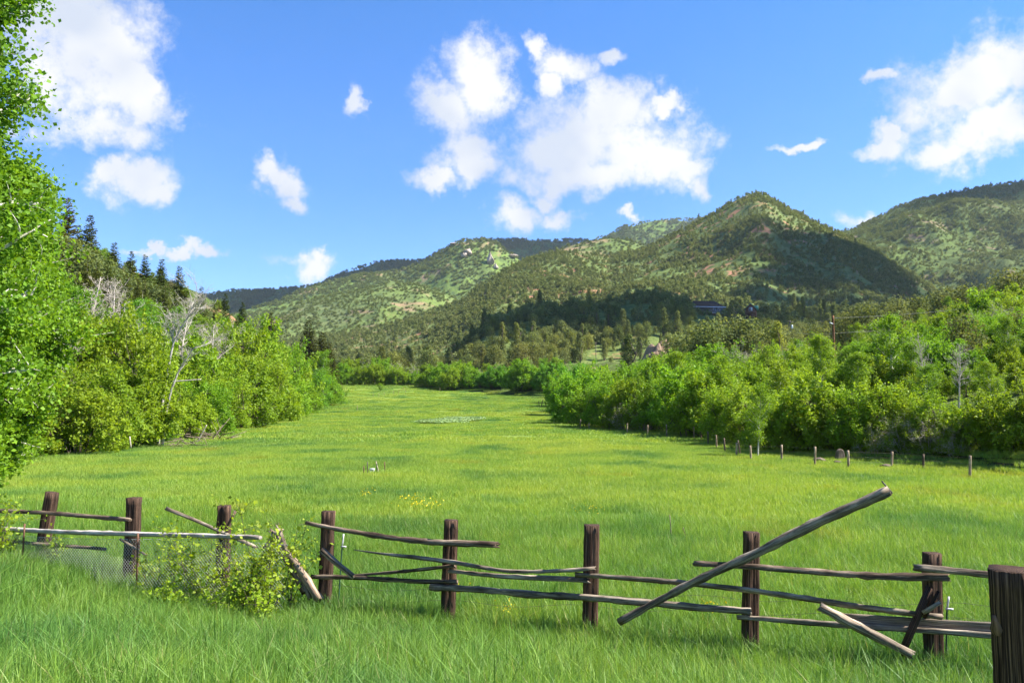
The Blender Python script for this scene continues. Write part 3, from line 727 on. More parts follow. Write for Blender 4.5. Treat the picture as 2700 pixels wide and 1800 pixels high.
grid_scatter('meadow_grass', 58, 430, 4.2, far_p, 0.68, 1.0, 0.25, label='yellow green grass of the far meadow')
# ------------------------------------------------------------------ timber
def timber(name, pts, rad, mat, sides=12, seed=0, rough=0.10, section=None, taper_end=(1, 1), ring=0.16, splinter=0.0, grooves=0):
    """a beam or pole along pts (world); uneven round section, or `section` (list of x,y half sizes) for sawn timber"""
    rg = np.random.default_rng(seed); pts = np.array(pts, float); rad = np.atleast_1d(np.array(rad, float))
    seg = np.linalg.norm(np.diff(pts, axis=0), axis=1); cum = np.concatenate([[0], np.cumsum(seg)]); tot = cum[-1]
    n = max(4, int(tot / ring)); t = np.linspace(0, tot, n)
    P = np.stack([np.interp(t, cum, pts[:, k]) for k in range(3)], 1)
    if len(pts) > 2:                                       # round off the corners of the path
        for _ in range(3): P[1:-1] = 0.25 * P[:-2] + 0.5 * P[1:-1] + 0.25 * P[2:]
    r = np.interp(t, np.linspace(0, tot, len(rad)), rad)
    d = unit(np.gradient(P, axis=0)); ref = np.array([0, 0, 1.0]) if abs(d[0][2]) < 0.8 else np.array([0, -1.0, 0])
    a = unit(np.cross(d, ref)); b = np.cross(a, d)
    if section is None:
        th = np.arange(sides) * 2 * np.pi / sides; sx, sy = np.cos(th), np.sin(th)
    else:
        w, h = section; c = 0.14
        base = []
        per = [(-1, -1), (1, -1), (1, 1), (-1, 1)]
        for i in range(4):
            p0 = np.array(per[i], float); p1 = np.array(per[(i + 1) % 4], float)
            for q in (c, 0.3, 0.5, 0.7, 1 - c): base.append(p0 + (p1 - p0) * q)
        base = np.array(base); sx, sy = base[:, 0] * w, base[:, 1] * h; sides = len(base)
    prof = 1 + rg.normal(size=sides) * rough * (0.7 if section is None else 0.35)
    if grooves:
        for g in rg.integers(0, sides, grooves): prof[g] *= 0.80
    jit = 1 + rg.normal(size=(n, sides)) * rough * 0.35 + np.repeat(rg.normal(size=(n, 1)), sides, 1) * rough * 0.3
    k = prof[None] * jit * r[:, None]
    V = P[:, None] + a[:, None] * (sx[None] * k)[..., None] + b[:, None] * (sy[None] * k)[..., None]
    if splinter:
        V[-1] += d[-1] * (rg.random((sides, 1)) * splinter); V[0] -= d[0] * (rg.random((sides, 1)) * splinter * 0.5)
    gr = np.zeros((n, sides, 3)); gr[..., 0] = np.arange(sides)[None] / sides * 0.5 * np.pi * 2 * r.mean(); gr[..., 1] = t[:, None]; gr += seed * 1.7
    V = V.reshape(-1, 3); gr = gr.reshape(-1, 3)
    I, J = np.meshgrid(np.arange(n - 1), np.arange(sides), indexing='ij'); J2 = (J + 1) % sides
    Q = np.stack([I * sides + J, I * sides + J2, (I + 1) * sides + J2, (I + 1) * sides + J], -1).reshape(-1, 4)
    c0, c1 = len(V), len(V) + 1
    V = np.vstack([V, P[0] + d[0] * 0.01, P[-1] - d[-1] * 0.01]); gr = np.vstack([gr, gr[0], gr[-1]])
    j = np.arange(sides); T0 = np.stack([np.full(sides, c0), (j + 1) % sides, j], -1); T1 = np.stack([np.full(sides, c1), (n - 1) * sides + j, (n - 1) * sides + (j + 1) % sides], -1)
    org = P[0].copy()
    me = make_mesh(name, V - org, [Q, T0, T1], mat, False, {'grain': ('FLOAT_VECTOR', gr)})
    return obj(name, me, None, org)
M['tie'] = wood('railroad_tie', (0.007, 0.004, 0.003), (0.036, 0.021, 0.015), (0.22, 0.135, 0.088), (26, 1.3))
M['rail'] = wood('weathered_rail', (0.030, 0.021, 0.015), (0.165, 0.128, 0.092), (0.46, 0.39, 0.30), (30, 1.6))
M['brownrail'] = wood('brown_rail', (0.020, 0.012, 0.008), (0.105, 0.073, 0.050), (0.32, 0.25, 0.185), (30, 1.6))
M['palerail'] = wood('silvered_rail', (0.22, 0.18, 0.155), (0.42, 0.37, 0.335), (0.58, 0.53, 0.49), (45, 1.2))
M['split'] = wood('split_wood', (0.09, 0.06, 0.04), (0.25, 0.18, 0.125), (0.45, 0.36, 0.27), (60, 2))
M['newpost'] = wood('peeled_post', (0.15, 0.105, 0.07), (0.31, 0.23, 0.155), (0.44, 0.35, 0.25), (50, 2))
M['rust'] = plain('rusty_steel', (0.16, 0.085, 0.055), 0.85, 0.2, 0.2, 0.4, 30)
M['galv'] = plain('galvanised_wire', (0.55, 0.55, 0.53), 0.5, 0.5, 0.1, 0.1, 10)
M['greenpost'] = plain('green_paint', (0.025, 0.075, 0.045), 0.6, 0.3, 0, 0.3, 20)
M['whiteplastic'] = plain('white_plastic', (0.55, 0.55, 0.53), 0.5, 0.4, 0, 0.05, 20)
M['thinwire'] = plain('fence_wire', (0.10, 0.085, 0.075), 0.7, 0.3, 0.3, 0.2, 10)

# eight railroad-tie posts of the front fence
POSTS = [(137, 1297, 106, 1478, 'railroad tie post leaning right behind the chain link, nearest the leafy aspen'), (354, 1311, 346, 1500, 'railroad tie post where the top rail ends, behind the rusty steel stake'),
         (592, 1332, 588, 1515, 'mossy-topped railroad tie post half hidden by green saplings'), (866, 1347, 856, 1592, 'railroad tie post beside the white-tipped step-in post and short propped log'),
         (1190, 1370, 1180, 1648, 'dark railroad tie post carrying the splintered end of the top rail'), (1561, 1383, 1556, 1652, 'railroad tie post standing between the splintered rail and the long leaning pole'),
         (1982, 1402, 1978, 1702, 'railroad tie post with the long pole leaning across its front'), (2459, 1457, 2464, 1718, 'railroad tie post with loose dark boards propped against it'),
         (2992, 1500, 2996, 1770, 'railroad tie post past the big near post, ending the bottom rails')]
for i, (tx, ty, bx, by, lb) in enumerate(POSTS):
    Y = FY((tx + bx) / 2); top = pt(tx, ty, Y); bot = pt(bx, by, Y)
    g = G(bot[0], bot[1]); dv = unit((top - bot)[None])[0]; bot = bot - dv * (max(0, (bot[2] - g) / dv[2]) + 0.5)
    w = [33, 35, 33, 35, 39, 42, 41, 47, 52][i] / 2100 * Y * 0.5 * 0.92
    o = timber('fence_post', [bot, top], [1.03, 1.0], M['tie'], seed=10 + i, section=(w, w * 0.85), rough=0.06, grooves=3, ring=0.12)
    prop(o, lb, 'post', 'railroad tie posts of the front fence')
# rails: photo columns and rows, thickness in photo pixels, how far in front of the posts (m), material, label
RAILS = [
 ([(-160, 1338), (0, 1346), (115, 1351), (230, 1360), (343, 1370)], (12, 12), 0.17, 'brownrail', 'thin brown top rail ending at the post behind the steel stake', 0.02),
 ([(-180, 1388), (0, 1394), (130, 1401), (360, 1408), (560, 1413), (686, 1417)], (16, 14), 0.75, 'palerail', 'long silver-grey peeled rail along the top of the chain link', 0.01),
 ([(12, 1425), (60, 1430), (130, 1437), (200, 1441), (276, 1447)], (10, 8), 0.18, 'brownrail', 'short dark lower rail seen through the chain link', 0.05),
 ([(318, 1421), (350, 1440), (384, 1462)], (7, 6), 0.42, 'rail', 'short grey stick slanting behind the chain link', 0.03),
 ([(440, 1341), (520, 1373), (588, 1404), (672, 1441)], (9, 8), 0.24, 'rail', 'splintered grey rail slanting down past the mossy post', 0.06),
 ([(620, 1348), (606, 1374), (590, 1404)], (8, 7), 0.14, 'brownrail', 'short dark stick propped against the mossy post', 0.03),
 ([(808, 1378), (860, 1389), (950, 1405), (1050, 1420), (1120, 1428), (1190, 1431), (1305, 1435)], (10, 16), 0.18, 'brownrail', 'brown top rail with a splintered free end', 0.10),
 ([(936, 1449), (1003, 1459), (1100, 1469), (1163, 1477), (1225, 1486), (1293, 1499), (1351, 1507), (1420, 1506), (1500, 1503), (1564, 1498)], (3, 14, 15, 13, 13), 0.20, 'rail', 'cracked sagging rail with a thin pointed broken end', 0.05),
 ([(848, 1450), (888, 1484), (930, 1518)], (15, 11), 0.30, 'rail', 'short grey log propped slantwise from the post to the low rail', 0.03),
 ([(925, 1517), (1000, 1511), (1060, 1506), (1140, 1497), (1199, 1491)], (8, 10), 0.15, 'brownrail', 'thin rail slanting up to the post from the propped log', 0.03),
 ([(822, 1519), (930, 1521), (1030, 1527), (1100, 1532), (1204, 1533)], (12, 12), 0.17, 'brownrail', 'low straight rail split along its top under the propped log', 0.03),
 ([(1187, 1505), (1270, 1515), (1345, 1521), (1440, 1525), (1548, 1529)], (10, 15), 0.17, 'rail', 'rough barky rail with a ragged end below the sagging rail', 0.09),
 ([(1135, 1547), (1250, 1552), (1400, 1566), (1560, 1575), (1740, 1591), (1843, 1601), (1979, 1610)], (18, 16), 0.19, 'rail', 'thick round bottom rail spanning three posts', 0.02),
 ([(1518, 1513), (1600, 1519), (1806, 1535), (1974, 1554), (2171, 1583), (2283, 1601), (2482, 1625)], (13, 15), 0.20, 'rail', 'long middle rail sloping down to the post with the loose boards', 0.03),
 ([(1831, 1485), (1974, 1493), (2100, 1503), (2208, 1512), (2301, 1519), (2400, 1521), (2496, 1521)], (12, 17), 0.17, 'brownrail', 'upper cracked rail reaching the post with loose boards', 0.05),
 ([(2410, 1495), (2489, 1502), (2600, 1512), (2820, 1536), (3020, 1556)], (15, 14), 0.21, 'rail', 'upper grey rail running off behind the big near post', 0.03),
 ([(1944, 1626), (2068, 1635), (2208, 1646), (2442, 1661), (2600, 1673), (2800, 1692), (3020, 1712)], (14, 16), 0.17, 'rail', 'bottom grey rail passing under the wide board', 0.02),
 ([(1632, 1640), (1834, 1531), (1965, 1473), (2161, 1374), (2346, 1293)], (17, 24), 0.42, 'rail', 'long thick pole leaning diagonally across the fence', 0.0),
 ([(2164, 1598), (2270, 1655), (2400, 1722)], (30, 24), 0.50, 'rail', 'heavy split log end slanting down into the grass', 0.06),
 ([(2434, 1614), (2478, 1587)], (11, 9), 0.30, 'rail', 'small stick wedged across the loose dark boards', 0.02)]
for i, (pp, th, off, mt, lb, spl) in enumerate(RAILS):
    P = [pt(a, b, FY(a) - off) for a, b in pp]; Ym = np.mean([p[1] for p in P])
    o = timber('fence_rail', P, [t / 2100 * Ym * 0.5 for t in th], M[mt], 11, 40 + i, 0.21, splinter=spl, ring=0.11, grooves=2)
    prop(o, lb, 'rail', 'rails of the front fence')
def board(px0, px1, w, t, off, mat, lb, seed, cat='board', name='fence_board'):
    a = pt(*px0, FY(px0[0]) - off); b = pt(*px1, FY(px1[0]) - off)
    o = timber(name, [a, b], [1, 1], M[mat], seed=seed, section=(t, w / 2100 * a[1] * 0.5), rough=0.05, ring=0.2, splinter=0.03)
    return prop(o, lb, cat, 'loose boards at the front fence')
board((2215, 1630), (3000, 1680), 27, 0.016, 0.11, 'rail', 'wide flat grey board behind the bottom rail', 90)
board((2452, 1548), (2378, 1720), 27, 0.02, 0.24, 'tie', 'dark board propped against the post, foot in the grass', 91)
board((2474, 1560), (2440, 1625), 12, 0.012, 0.27, 'tie', 'narrow dark batten beside the propped dark board', 92)
# big near post
def near_post():
    Y = 4.3; top = pt(2668, 1500, Y); rg = np.random.default_rng(3)
    e = timber('near_post', [(top[0] + 0.02, Y, 0.6), (top[0], Y, top[2])], [1.0, 1.0], M['tie'], seed=77, section=(0.105, 0.10), rough=0.03, grooves=3, ring=0.09)
    prop(e, 'large dark square timber post with knots close to the camera', 'post')
    kn = timber('knot', [(0.01, 0, 0.03), (0.02, 0, -0.03), (0.035, 0, -0.12)], [0.012, 0.03, 0.008], M['tie'], 9, 5, 0.2, ring=0.03); kn.parent = e
    kn.location = (top[0] - 0.115 - e.location[0], -0.02, top[2] - 0.23 - e.location[2])
    me = e.data
    rot = Matrix.Rotation(math.radians(-33), 4, 'Z'); me.transform(rot)
near_post()
# leaning rotten stub with split slabs
st = empty('broken_stump', pt(835, 1580, FY(800) - 0.55)); prop(st, 'rotten leaning fence stub with jagged split top among the saplings', 'stump')
def part_t(name, a, b, th, mat, seed, parent, off, spl=0.12):
    A = pt(*a, FY(a[0]) - off); B = pt(*b, FY(b[0]) - off)
    o = timber(name, [A, (A + B) / 2 + np.array([0.02, 0, 0.02]), B], [t / 2100 * A[1] * 0.5 for t in th], M[mat], 9, seed, 0.22, splinter=spl, ring=0.1); o.parent = parent; o.location = o.location - parent.location
for k, (a, b, th) in enumerate([((838, 1578), (718, 1405), (21, 12)), ((800, 1560), (742, 1462), (18, 7)), ((765, 1490), (735, 1392), (13, 8)), ((700, 1440), (735, 1400), (10, 14)), ((815, 1572), (770, 1480), (12, 5))]):
    part_t('slab', a, b, th, ['split', 'brownrail', 'rail'][k % 3], 140 + k, st, 0.55)
# steel stakes
for k, (a, b, lb) in enumerate([((65, 1380), (53, 1560), 'rusty steel stake at the tree end of the chain link'), ((364, 1405), (360, 1560), 'rusty steel stake in front of the railroad tie post')]):
    A = pt(*a, FY(a[0]) - 0.85); B = pt(*b, FY(a[0]) - 0.85); B[2] = min(B[2], G(B[0], B[1])) - 0.2
    o = timber('steel_stake', [B, A], [0.017, 0.017], M['rust'], 6, 150 + k, 0.05); prop(o, lb, 'stake', 'steel stakes of the chain link')
# chain link panel
def chain_link():
    x0, x1 = -170, 760; Yo = 0.80
    A = pt(x0, 1398, FY(x0) - Yo); B = pt(x1, 1424, FY(x1) - Yo); run = np.hypot(B[0] - A[0], B[1] - A[1]); H = 1.02
    dx = (B - A) / run; cell = 0.062; n = int(run / cell); P0, P1 = [], []
    def at(s, h):
        s = np.clip(s, 0, run); p = A + dx * s
        q = p.copy(); q[2] = p[2] - 0.05 - (H - h); q[1] += 0.03 * math.sin(s * 2.1) + 0.02 * math.sin(h * 7 + s); q[2] += 0.02 * math.sin(s * 1.3); return q
    step = 0.17
    for i in range(-int(H / cell), n):
        for sg in (0, 1):
            hs = np.arange(0, H + 0.001, step)
            for h in hs[:-1]:
                h2 = min(H, h + step); s = i * cell + (h if sg == 0 else H - h); s2 = i * cell + (h2 if sg == 0 else H - h2)
                if 0 <= s <= run and 0 <= s2 <= run: P0.append(at(s, h)); P1.append(at(s2, h2))
    m = len(P0); V, Q = tubes(P0, P1, np.full(m, 0.0024), np.full(m, 0.0024), 3)
    e = empty('chain_link_panel', (A + B) / 2 - np.array([0, 0, H])); prop(e, 'sagging galvanised chain link panel hung under the pale rail', 'wire mesh')
    o = obj('wire_mesh', make_mesh('wire_mesh', V - np.array(e.location), Q, M['galv']), e)
    V, Q = tubes([at(s, H) for s in np.linspace(0, run - 0.2, 30)], [at(s, H) for s in np.linspace(0.2, run, 30)], np.full(30, 0.003), np.full(30, 0.003), 4)
    obj('tension_wire', make_mesh('tension_wire', V - np.array(e.location), Q, M['galv']), e)
chain_link()
# step-in posts
def step_in(tip, ins, foot, off, lb):
    A = pt(*tip, FY(tip[0]) - off); I = pt(*ins, FY(tip[0]) - off); B = pt(*foot, FY(tip[0]) - off)
    e = empty('step_in_post', B); prop(e, lb, 'post', 'step-in posts'); loc = np.array(e.location)
    for nm, a, b, r, mt in (('shaft', B - np.array([0, 0, 0.25]), I, 0.011, 'greenpost'), ('tip', I, A, 0.013, 'whiteplastic'), ('insulator', I + np.array([-0.02, 0, 0]), I + np.array([0.07, -0.02, 0.0]), 0.013, 'whiteplastic')):
        o = timber(nm, [a, (a + b) / 2, b], [r, r], M[mt], 8, 3, 0.02, ring=0.05); o.parent = e; o.location = np.array(o.location) - loc
step_in((906, 1407), (902, 1440), (890, 1592), -0.15, 'white-tipped green step-in post beside the propped log')
step_in((2502, 1572), (2497, 1604), (2492, 1716), -0.12, 'white-tipped dark step-in post behind the wide board')
# thin wires of the front fence
for k, (r0, r1, nm) in enumerate([(1540, 1590, 'upper'), (1570, 1630, 'lower')]):
    P = [pt(px, r0 + (r1 - r0) * (px - 860) / 1740 + 12 * math.sin((px - 860) / 330 * 3.14) ** 2, FY(px) + 0.16) for px in range(860, 2720, 40)]
    V, Q = tubes(P[:-1], P[1:], np.full(len(P) - 1, 0.0022), np.full(len(P) - 1, 0.0022), 4)
    o = obj('fence_wire', make_mesh('fence_wire', V - P[0], Q, M['thinwire']), None, P[0]); prop(o, f'thin {nm} strand of wire strung behind the rails', 'wire', 'front fence wires')

# ------------------------------------------------------------------ wire fence along the right-hand shrubs
RF = [(1482, 1071, 1087), (1529, 1105, 1131), (1553, 1114, 1131), (1607, 1115, 1133), (1654, 1116, 1142), (1707, 1120, 1145), (1758, 1119, 1151), (1830, 1124, 1154), (1849, 1128, 1158), (1867, 1137, 1172),
      (1890, 1147, 1181), (1912, 1155, 1191), (1942, 1167, 1202), (1981, 1175, 1212), (2061, 1173, 1214), (2148, 1178, 1225), (2238, 1188, 1234), (2350, 1191, 1231), (2434, 1200, 1236), (2556, 1202, 1259)]
RFP = []
for i, (px, t, b) in enumerate(RF):
    p = hit(px, b + 2); h = max(0.75, (b + 2 - t) / 2100 * p[1]); RFP.append((p, h))
    o = timber('wood_post', [p - np.array([0, 0, 0.3]), p + np.array([random.uniform(-0.07, 0.07), random.uniform(-0.05, 0.05), h])], [0.062, 0.056], M['newpost'], 10, 200 + i, 0.06)
    prop(o, ['pale peeled wooden post in the wire fence below the shrubs', 'weathered brown wooden post in the wire fence below the shrubs'][i in (1, 3, 8, 9, 11, 18)], 'post', ['pale wire fence posts', 'brown wire fence posts'][i in (1, 3, 8, 9, 11, 18)])
    if i in (1, 3, 8, 9, 11, 18): o.data.materials[0] = M['brownrail']
for k in range(3):
    P = [p + np.array([0, -0.08, h * (0.35 + 0.28 * k)]) for p, h in RFP]
    V, Q = tubes(P[:-1], P[1:], np.full(len(P) - 1, 0.004), np.full(len(P) - 1, 0.004), 4)
    o = obj('fence_wire', make_mesh('fence_wire', V - P[0], Q, M['thinwire']), None, P[0]); prop(o, ['lowest', 'middle', 'top'][k] + ' barbed wire strand of the fence below the shrubs', 'wire', 'shrub fence wires')
# leaning poles of a broken brace and an old gate
for i, (a, b, lb) in enumerate([((1792, 1124), (1797, 1152), 'leaning dark brace stick beside the shrub fence gap'), ((1805, 1122), (1812, 1152), 'upright dark gate stick at the shrub fence gap'), ((1818, 1124), (1819, 1150), 'dark end stick at the shrub fence gap'), ((1946, 1160), (1952, 1200), 'thin leaning stick beside the pale corner post'),
                            ((1420, 1057), (1422, 1071), 'far upright stick of the collapsed rail fence'), ((1431, 1054), (1426, 1072), 'far slanting stick of the collapsed rail fence'), ((1437, 1060), (1441, 1072), 'far short stick of the collapsed rail fence'), ((1441, 1058), (1465, 1055), 'far fallen rail of the collapsed fence')]):
    p = hit(b[0], max(a[1], b[1]) + 1); A = pt(*a, p[1]); B = pt(*b, p[1]); r = 0.05 if p[1] < 120 else 0.08
    prop(timber('fence_stick', [B - np.array([0, 0, 0.15]), A], [r, r], M['brownrail'], 7, 230 + i, 0.1), lb, 'stick', 'broken fence sticks')
# stakes out in the meadow
for i, (a, b, m_, lb) in enumerate([((959, 1228), (960, 1252), 'rust', 'short rusty stake in the meadow beside the white box'), ((969, 1217), (969, 1250), 'thinwire', 'tall grey stake in the meadow beside the white box'),
                               ((991, 1215), (1001, 1248), 'rail', 'leaning wooden stake in the meadow beside the white box'), ((994, 1222), (993, 1248), 'thinwire', 'thin upright grey rod against the leaning stake'), ((1014, 1217), (1015, 1246), 'rust', 'rusty stake standing apart from the white box'),
                               ((1766, 1356), (1772, 1428), 'rail', 'thin dead stalk standing in the grass behind the fence'), ((1801, 1390), (1816, 1425), 'brownrail', 'dark leaning stalk in the grass behind the fence'), ((2325, 1268), (2352, 1300), 'thinwire', 'stub of wire sticking up behind the leaning pole end')]):
    p = hit(b[0], b[1]); A = pt(*a, p[1]); B = pt(*b, p[1])
    if i == 7: A = pt(*a, FY(2346) - 0.42); B = pt(*b, FY(2346) - 0.42)
    r = 0.025 if i < 5 else 0.012
    prop(timber('stake', [B - np.array([0, 0, 0.1 if i < 7 else 0]), A], [r, r * 0.8], M[m_], 7, 260 + i, 0.08), lb, 'stake', 'stakes')
p = hit(981, 1246)
bm = np.array([[-1, -1, 0], [1, -1, 0], [1, 1, 0], [-1, 1, 0], [-.9, -.9, 1], [.9, -.9, 1], [.9, .9, 1], [-.9, .9, 1]], float) * np.array([0.11, 0.09, 0.16]); fb = np.array([[0, 3, 2, 1], [4, 5, 6, 7], [0, 1, 5, 4], [1, 2, 6, 5], [2, 3, 7, 6], [3, 0, 4, 7]])
wb = empty('valve_box', p); prop(wb, 'small white valve box between stakes in the meadow', 'box')
obj('box_body', make_mesh('box_body', bm, fb, M['whiteplastic']), wb); obj('lid', make_mesh('lid', bm * np.array([1.15, 1.15, 0.25]), fb, M['whiteplastic']), wb, (0, 0, 0.162))
for i, (px, t, b) in enumerate([(984, 1040, 1047), (999, 1037, 1047), (1013, 1036, 1045), (1038, 1032, 1041), (1051, 1031, 1040), (1069, 1029, 1038), (942, 1076, 1083), (1064, 1022, 1030), (1160, 1026, 1032)]):
    p = hit(px, b); prop(timber('far_stake', [p - np.array([0, 0, 0.2]), p + np.array([0, 0, 1.1])], [0.05, 0.045], M['newpost'], 6, 290 + i, 0.05), 'thin pale stake at the far end of the meadow', 'stake', 'far meadow stakes')

# ------------------------------------------------------------------ boulders, outcrops, bare mound
def rock_mat(name, a, b, sc=2.0):
    m, nt, out = new_mat(name); tc = N(nt, 'ShaderNodeTexCoord'); n = noise_(nt, tc.outputs['Object'], sc, 6, 0.65); bsdf(nt, out, ramp_(nt, n.outputs[0], [(0.35, a), (0.65, b)]), 0.95, bump_(nt, n.outputs[0], 0.7, 0.2 / sc), 0.05); return m
M['rock'] = rock_mat('boulder_rock', (0.085, 0.066, 0.05), (0.19, 0.15, 0.12), 3.0); M['palerock'] = rock_mat('sandstone', (0.24, 0.185, 0.135), (0.46, 0.38, 0.30), 0.06)
M['soil'] = rock_mat('red_soil', (0.20, 0.135, 0.09), (0.33, 0.235, 0.165), 0.7)
import bmesh
def rock(name, loc, size, mat, seed, sub=3, jag=0.35, rz=0.0, point=0.0, cut=True):
    bm_ = bmesh.new(); bmesh.ops.create_icosphere(bm_, subdivisions=sub, radius=1); rg = np.random.default_rng(seed); ax = unit(rg.normal(size=(9, 3))); of = rg.uniform(0.55, 0.95, 9)
    for v in bm_.verts:
        c = np.array(v.co)
        for a, f in zip(ax, of):
            dd = c @ a
            if cut and dd > f: c = c - a * (dd - f)
        c = c * (1 + jag * (fbm(np.array([c[0] * 1.7 + seed]), np.array([c[1] * 1.7 + c[2] * 1.3]), 3)[0] - 0.45)); k_ = 1 - point * min(1, max(0, (c[2] + 0.6) / 1.5)); v.co = c * np.array(size) * np.array([k_, k_, 1])
    me = bpy.data.meshes.new(name); bm_.to_mesh(me); bm_.free(); me.materials.append(mat); o = obj(name, me, None, loc); o.rotation_euler[2] = rz; return o
for i, (px, b, w, h, lb) in enumerate([(2215, 1216, 24, 36, 'tall grey-brown boulder standing at the shrub edge'), (2160, 1219, 40, 14, 'flat pale slab of rock lying under the shrubs'), (2208, 1224, 20, 12, 'small pale rock at the foot of the tall boulder'), (2335, 1235, 30, 14, 'low rounded rock beside a wire fence post')]):
    p = hit(px, b); k = p[1] / 2100; prop(rock('boulder', p + np.array([0, 0, h * k * 0.35]), (w * k * 0.5, w * k * 0.45, h * k * 0.6), M['rock'], 300 + i), lb, 'rock')
for i, (px, py, w, h, lb, rz) in enumerate([(1234, 655, 24, 30, 'pale slanting sandstone slab high on the rocky hill', 0.5), (1222, 668, 16, 20, 'lower pale slab beside the slanting sandstone', 0.4), (1293, 668, 24, 54, 'tall pointed sandstone fin on the rocky hill', -0.2), (1308, 695, 14, 26, 'broken rock rib below the pointed fin', -0.3),
                                       (1352, 672, 22, 12, 'low rocky ledge on the right shoulder of the hill', 0.2), (1196, 640, 20, 9, 'rocky rim on the hill crest', 0.2)]):
    d = ray(px, py + h / 2); d = d / d[1]; ys = np.linspace(1300, 2600, 600); g = land(d[0] * ys, ys)[0]; j = np.where(CZ + d[2] * ys <= g)[0]; Y = ys[j[0]] if len(j) else 1790
    p = np.array([d[0] * Y, Y, land(np.array([d[0] * Y]), np.array([Y]))[0][0]]); k = Y / 2100
    o = rock('rock_outcrop', p + np.array([0, 0, h * k * 0.25]), (w * k * 0.62, w * k * 0.7, h * k * 0.36), M['palerock'], 320 + i, 4, 1.2, rz, 0.8 if h > 24 else 0.3); prop(o, lb, 'rock')
    if h > 20: o.rotation_euler[1] = 0.45 if i < 2 else -0.08
# ------------------------------------------------------------------ trees and shrubs near the meadow
HGT = {'oak': 4.0, 'thinoak': 3.6, 'aspen': 10.2, 'bare': 10.2, 'spruce': 14.0, 'juniper': 4.6, 'pine': 9.0}
for k_, ps_ in PROTO.items():                 # true heights of the grown plants
    zz_ = []
    for tm_, lm_ in ps_:
        me_ = lm_ or tm_; co_ = np.empty(len(me_.vertices) * 3, np.float32); me_.vertices.foreach_get('co', co_); zz_.append(np.percentile(co_[2::3], 99.3))
    HGT[k_] = float(np.mean(zz_))
print('HGT', HGT)
TAKEN = []
def stand(kind, px, Y, top, label, group=None, tint=None, v=None, sxy=1.0, tilt=(0, 0), smax=9, smin=0.3):
    x = (px - 1350) / F * Y * 1.0; z = G(x, Y); tz = pt(px, top, Y)[2]
    s = min(smax, max(smin, (tz - z) / HGT[kind])); TAKEN.append((x, Y, s))
    if tint is None: tint = (random.uniform(0.82, 1.12), random.uniform(0.88, 1.08), random.uniform(0.75, 1.1))
    return plant(kind, (x, Y, z - 0.05), s, v, tint, label, group, None, sxy, tilt)
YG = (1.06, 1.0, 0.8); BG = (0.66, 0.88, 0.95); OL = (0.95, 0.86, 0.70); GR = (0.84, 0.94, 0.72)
# left edge of the meadow: thicket in front
LF = [(-60, 44, 1010, OL), (30, 47, 1060, YG), (95, 50, 1000, YG), (150, 51, 1040, GR), (215, 50, 1010, OL), (265, 54, 985, OL), (300, 53, 1080, YG), (345, 58, 960, OL), (395, 61, 1070, GR), (442, 64, 1125, GR), (505, 70, 1040, YG), (548, 76, 1000, GR), (590, 84, 985, YG), (640, 92, 965, OL), (680, 102, 940, OL),
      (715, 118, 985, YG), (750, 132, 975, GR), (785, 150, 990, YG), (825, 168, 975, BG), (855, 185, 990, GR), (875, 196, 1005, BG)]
word = {YG: 'yellow-green', OL: 'olive bronze', GR: 'bright green', BG: 'blue-green'}
for px, Y, t, c in LF: stand('oak', px, Y, t, f'{word[c]} thicket shrub at the wooded left edge of the meadow', f'{word[c]} shrubs at the left edge', c, sxy=0.95)
for px, Y, t, c in [(60, 56, 870, GR), (130, 60, 900, OL), (190, 62, 870, OL), (240, 66, 850, OL), (300, 66, 815, OL), (340, 70, 860, OL), (390, 80, 920, YG), (440, 88, 940, YG), (500, 92, 870, YG), (550, 100, 880, OL), (610, 108, 850, OL), (650, 116, 860, YG), (690, 132, 890, YG), (735, 150, 900, GR), (770, 165, 915, YG), (20, 52, 930, YG)]:
    stand('oak', px, Y, t, f'tall {word[c]} shrub in the second row of the left thicket', f'{word[c]} second row shrubs', c, sxy=0.72)
for px, Y, t in [(-40, 50, 700), (40, 54, 760), (105, 60, 690), (165, 66, 740), (240, 78, 760), (345, 92, 790), (400, 104, 790), (470, 116, 812), (520, 120, 828), (580, 130, 842), (635, 142, 855), (680, 160, 880), (728, 175, 895), (845, 188, 925)]:
    stand('aspen', px, Y, t, 'leafy green aspen rising behind the left thicket', 'aspens behind the left thicket', (random.uniform(0.75, 1.05), random.uniform(0.85, 1.0), 1), sxy=1.1)
for i, (px, Y, t, ti) in enumerate([(235, 72, 715, (0, 0.03)), (300, 84, 735, (0, 0.02)), (150, 62, 800, (0, 0.12)), (205, 66, 770, (0, 0.10)), (95, 54, 860, (0, 0.2)), (565, 96, 850, (0, 0.05)), (612, 112, 855, (0, 0.05)), (475, 92, 775, (0, 0)), (60, 52, 880, (0, 0.15)), (665, 128, 880, (0, 0.1)), (340, 80, 800, (0, 0))]):
    stand('bare', px, Y, t, 'bare pale tree standing in the left thicket', 'bare trees in the left thicket', v=i, tilt=ti, sxy=1.0)
for px, Y, t in [(105, 120, 560), (160, 125, 530), (222, 130, 575), (290, 140, 645), (337, 150, 668), (374, 158, 676), (418, 165, 688), (466, 172, 706), (526, 190, 760), (590, 205, 778), (636, 215, 800), (192, 128, 600), (395, 160, 730), (440, 168, 760)]:
    stand('spruce', px, Y, t, 'dark spruce on the left hillside skyline', 'spruces on the left hillside', smax=1.5, smin=0.6)
for px, Y, t, lb in [(708, 165, 832, 'slim brownish spruce above the left thicket'), (812, 205, 850, 'tall full spruce at the end of the left thicket'), (848, 212, 880, 'shorter dark spruce beside the tall full spruce'), (868, 220, 905, 'slender dark spruce next to the shaded hollow')]:
    stand('spruce', px, Y, t, lb, 'spruces at the meadow end', (0.62, 0.60, 0.48), sxy=1.15)
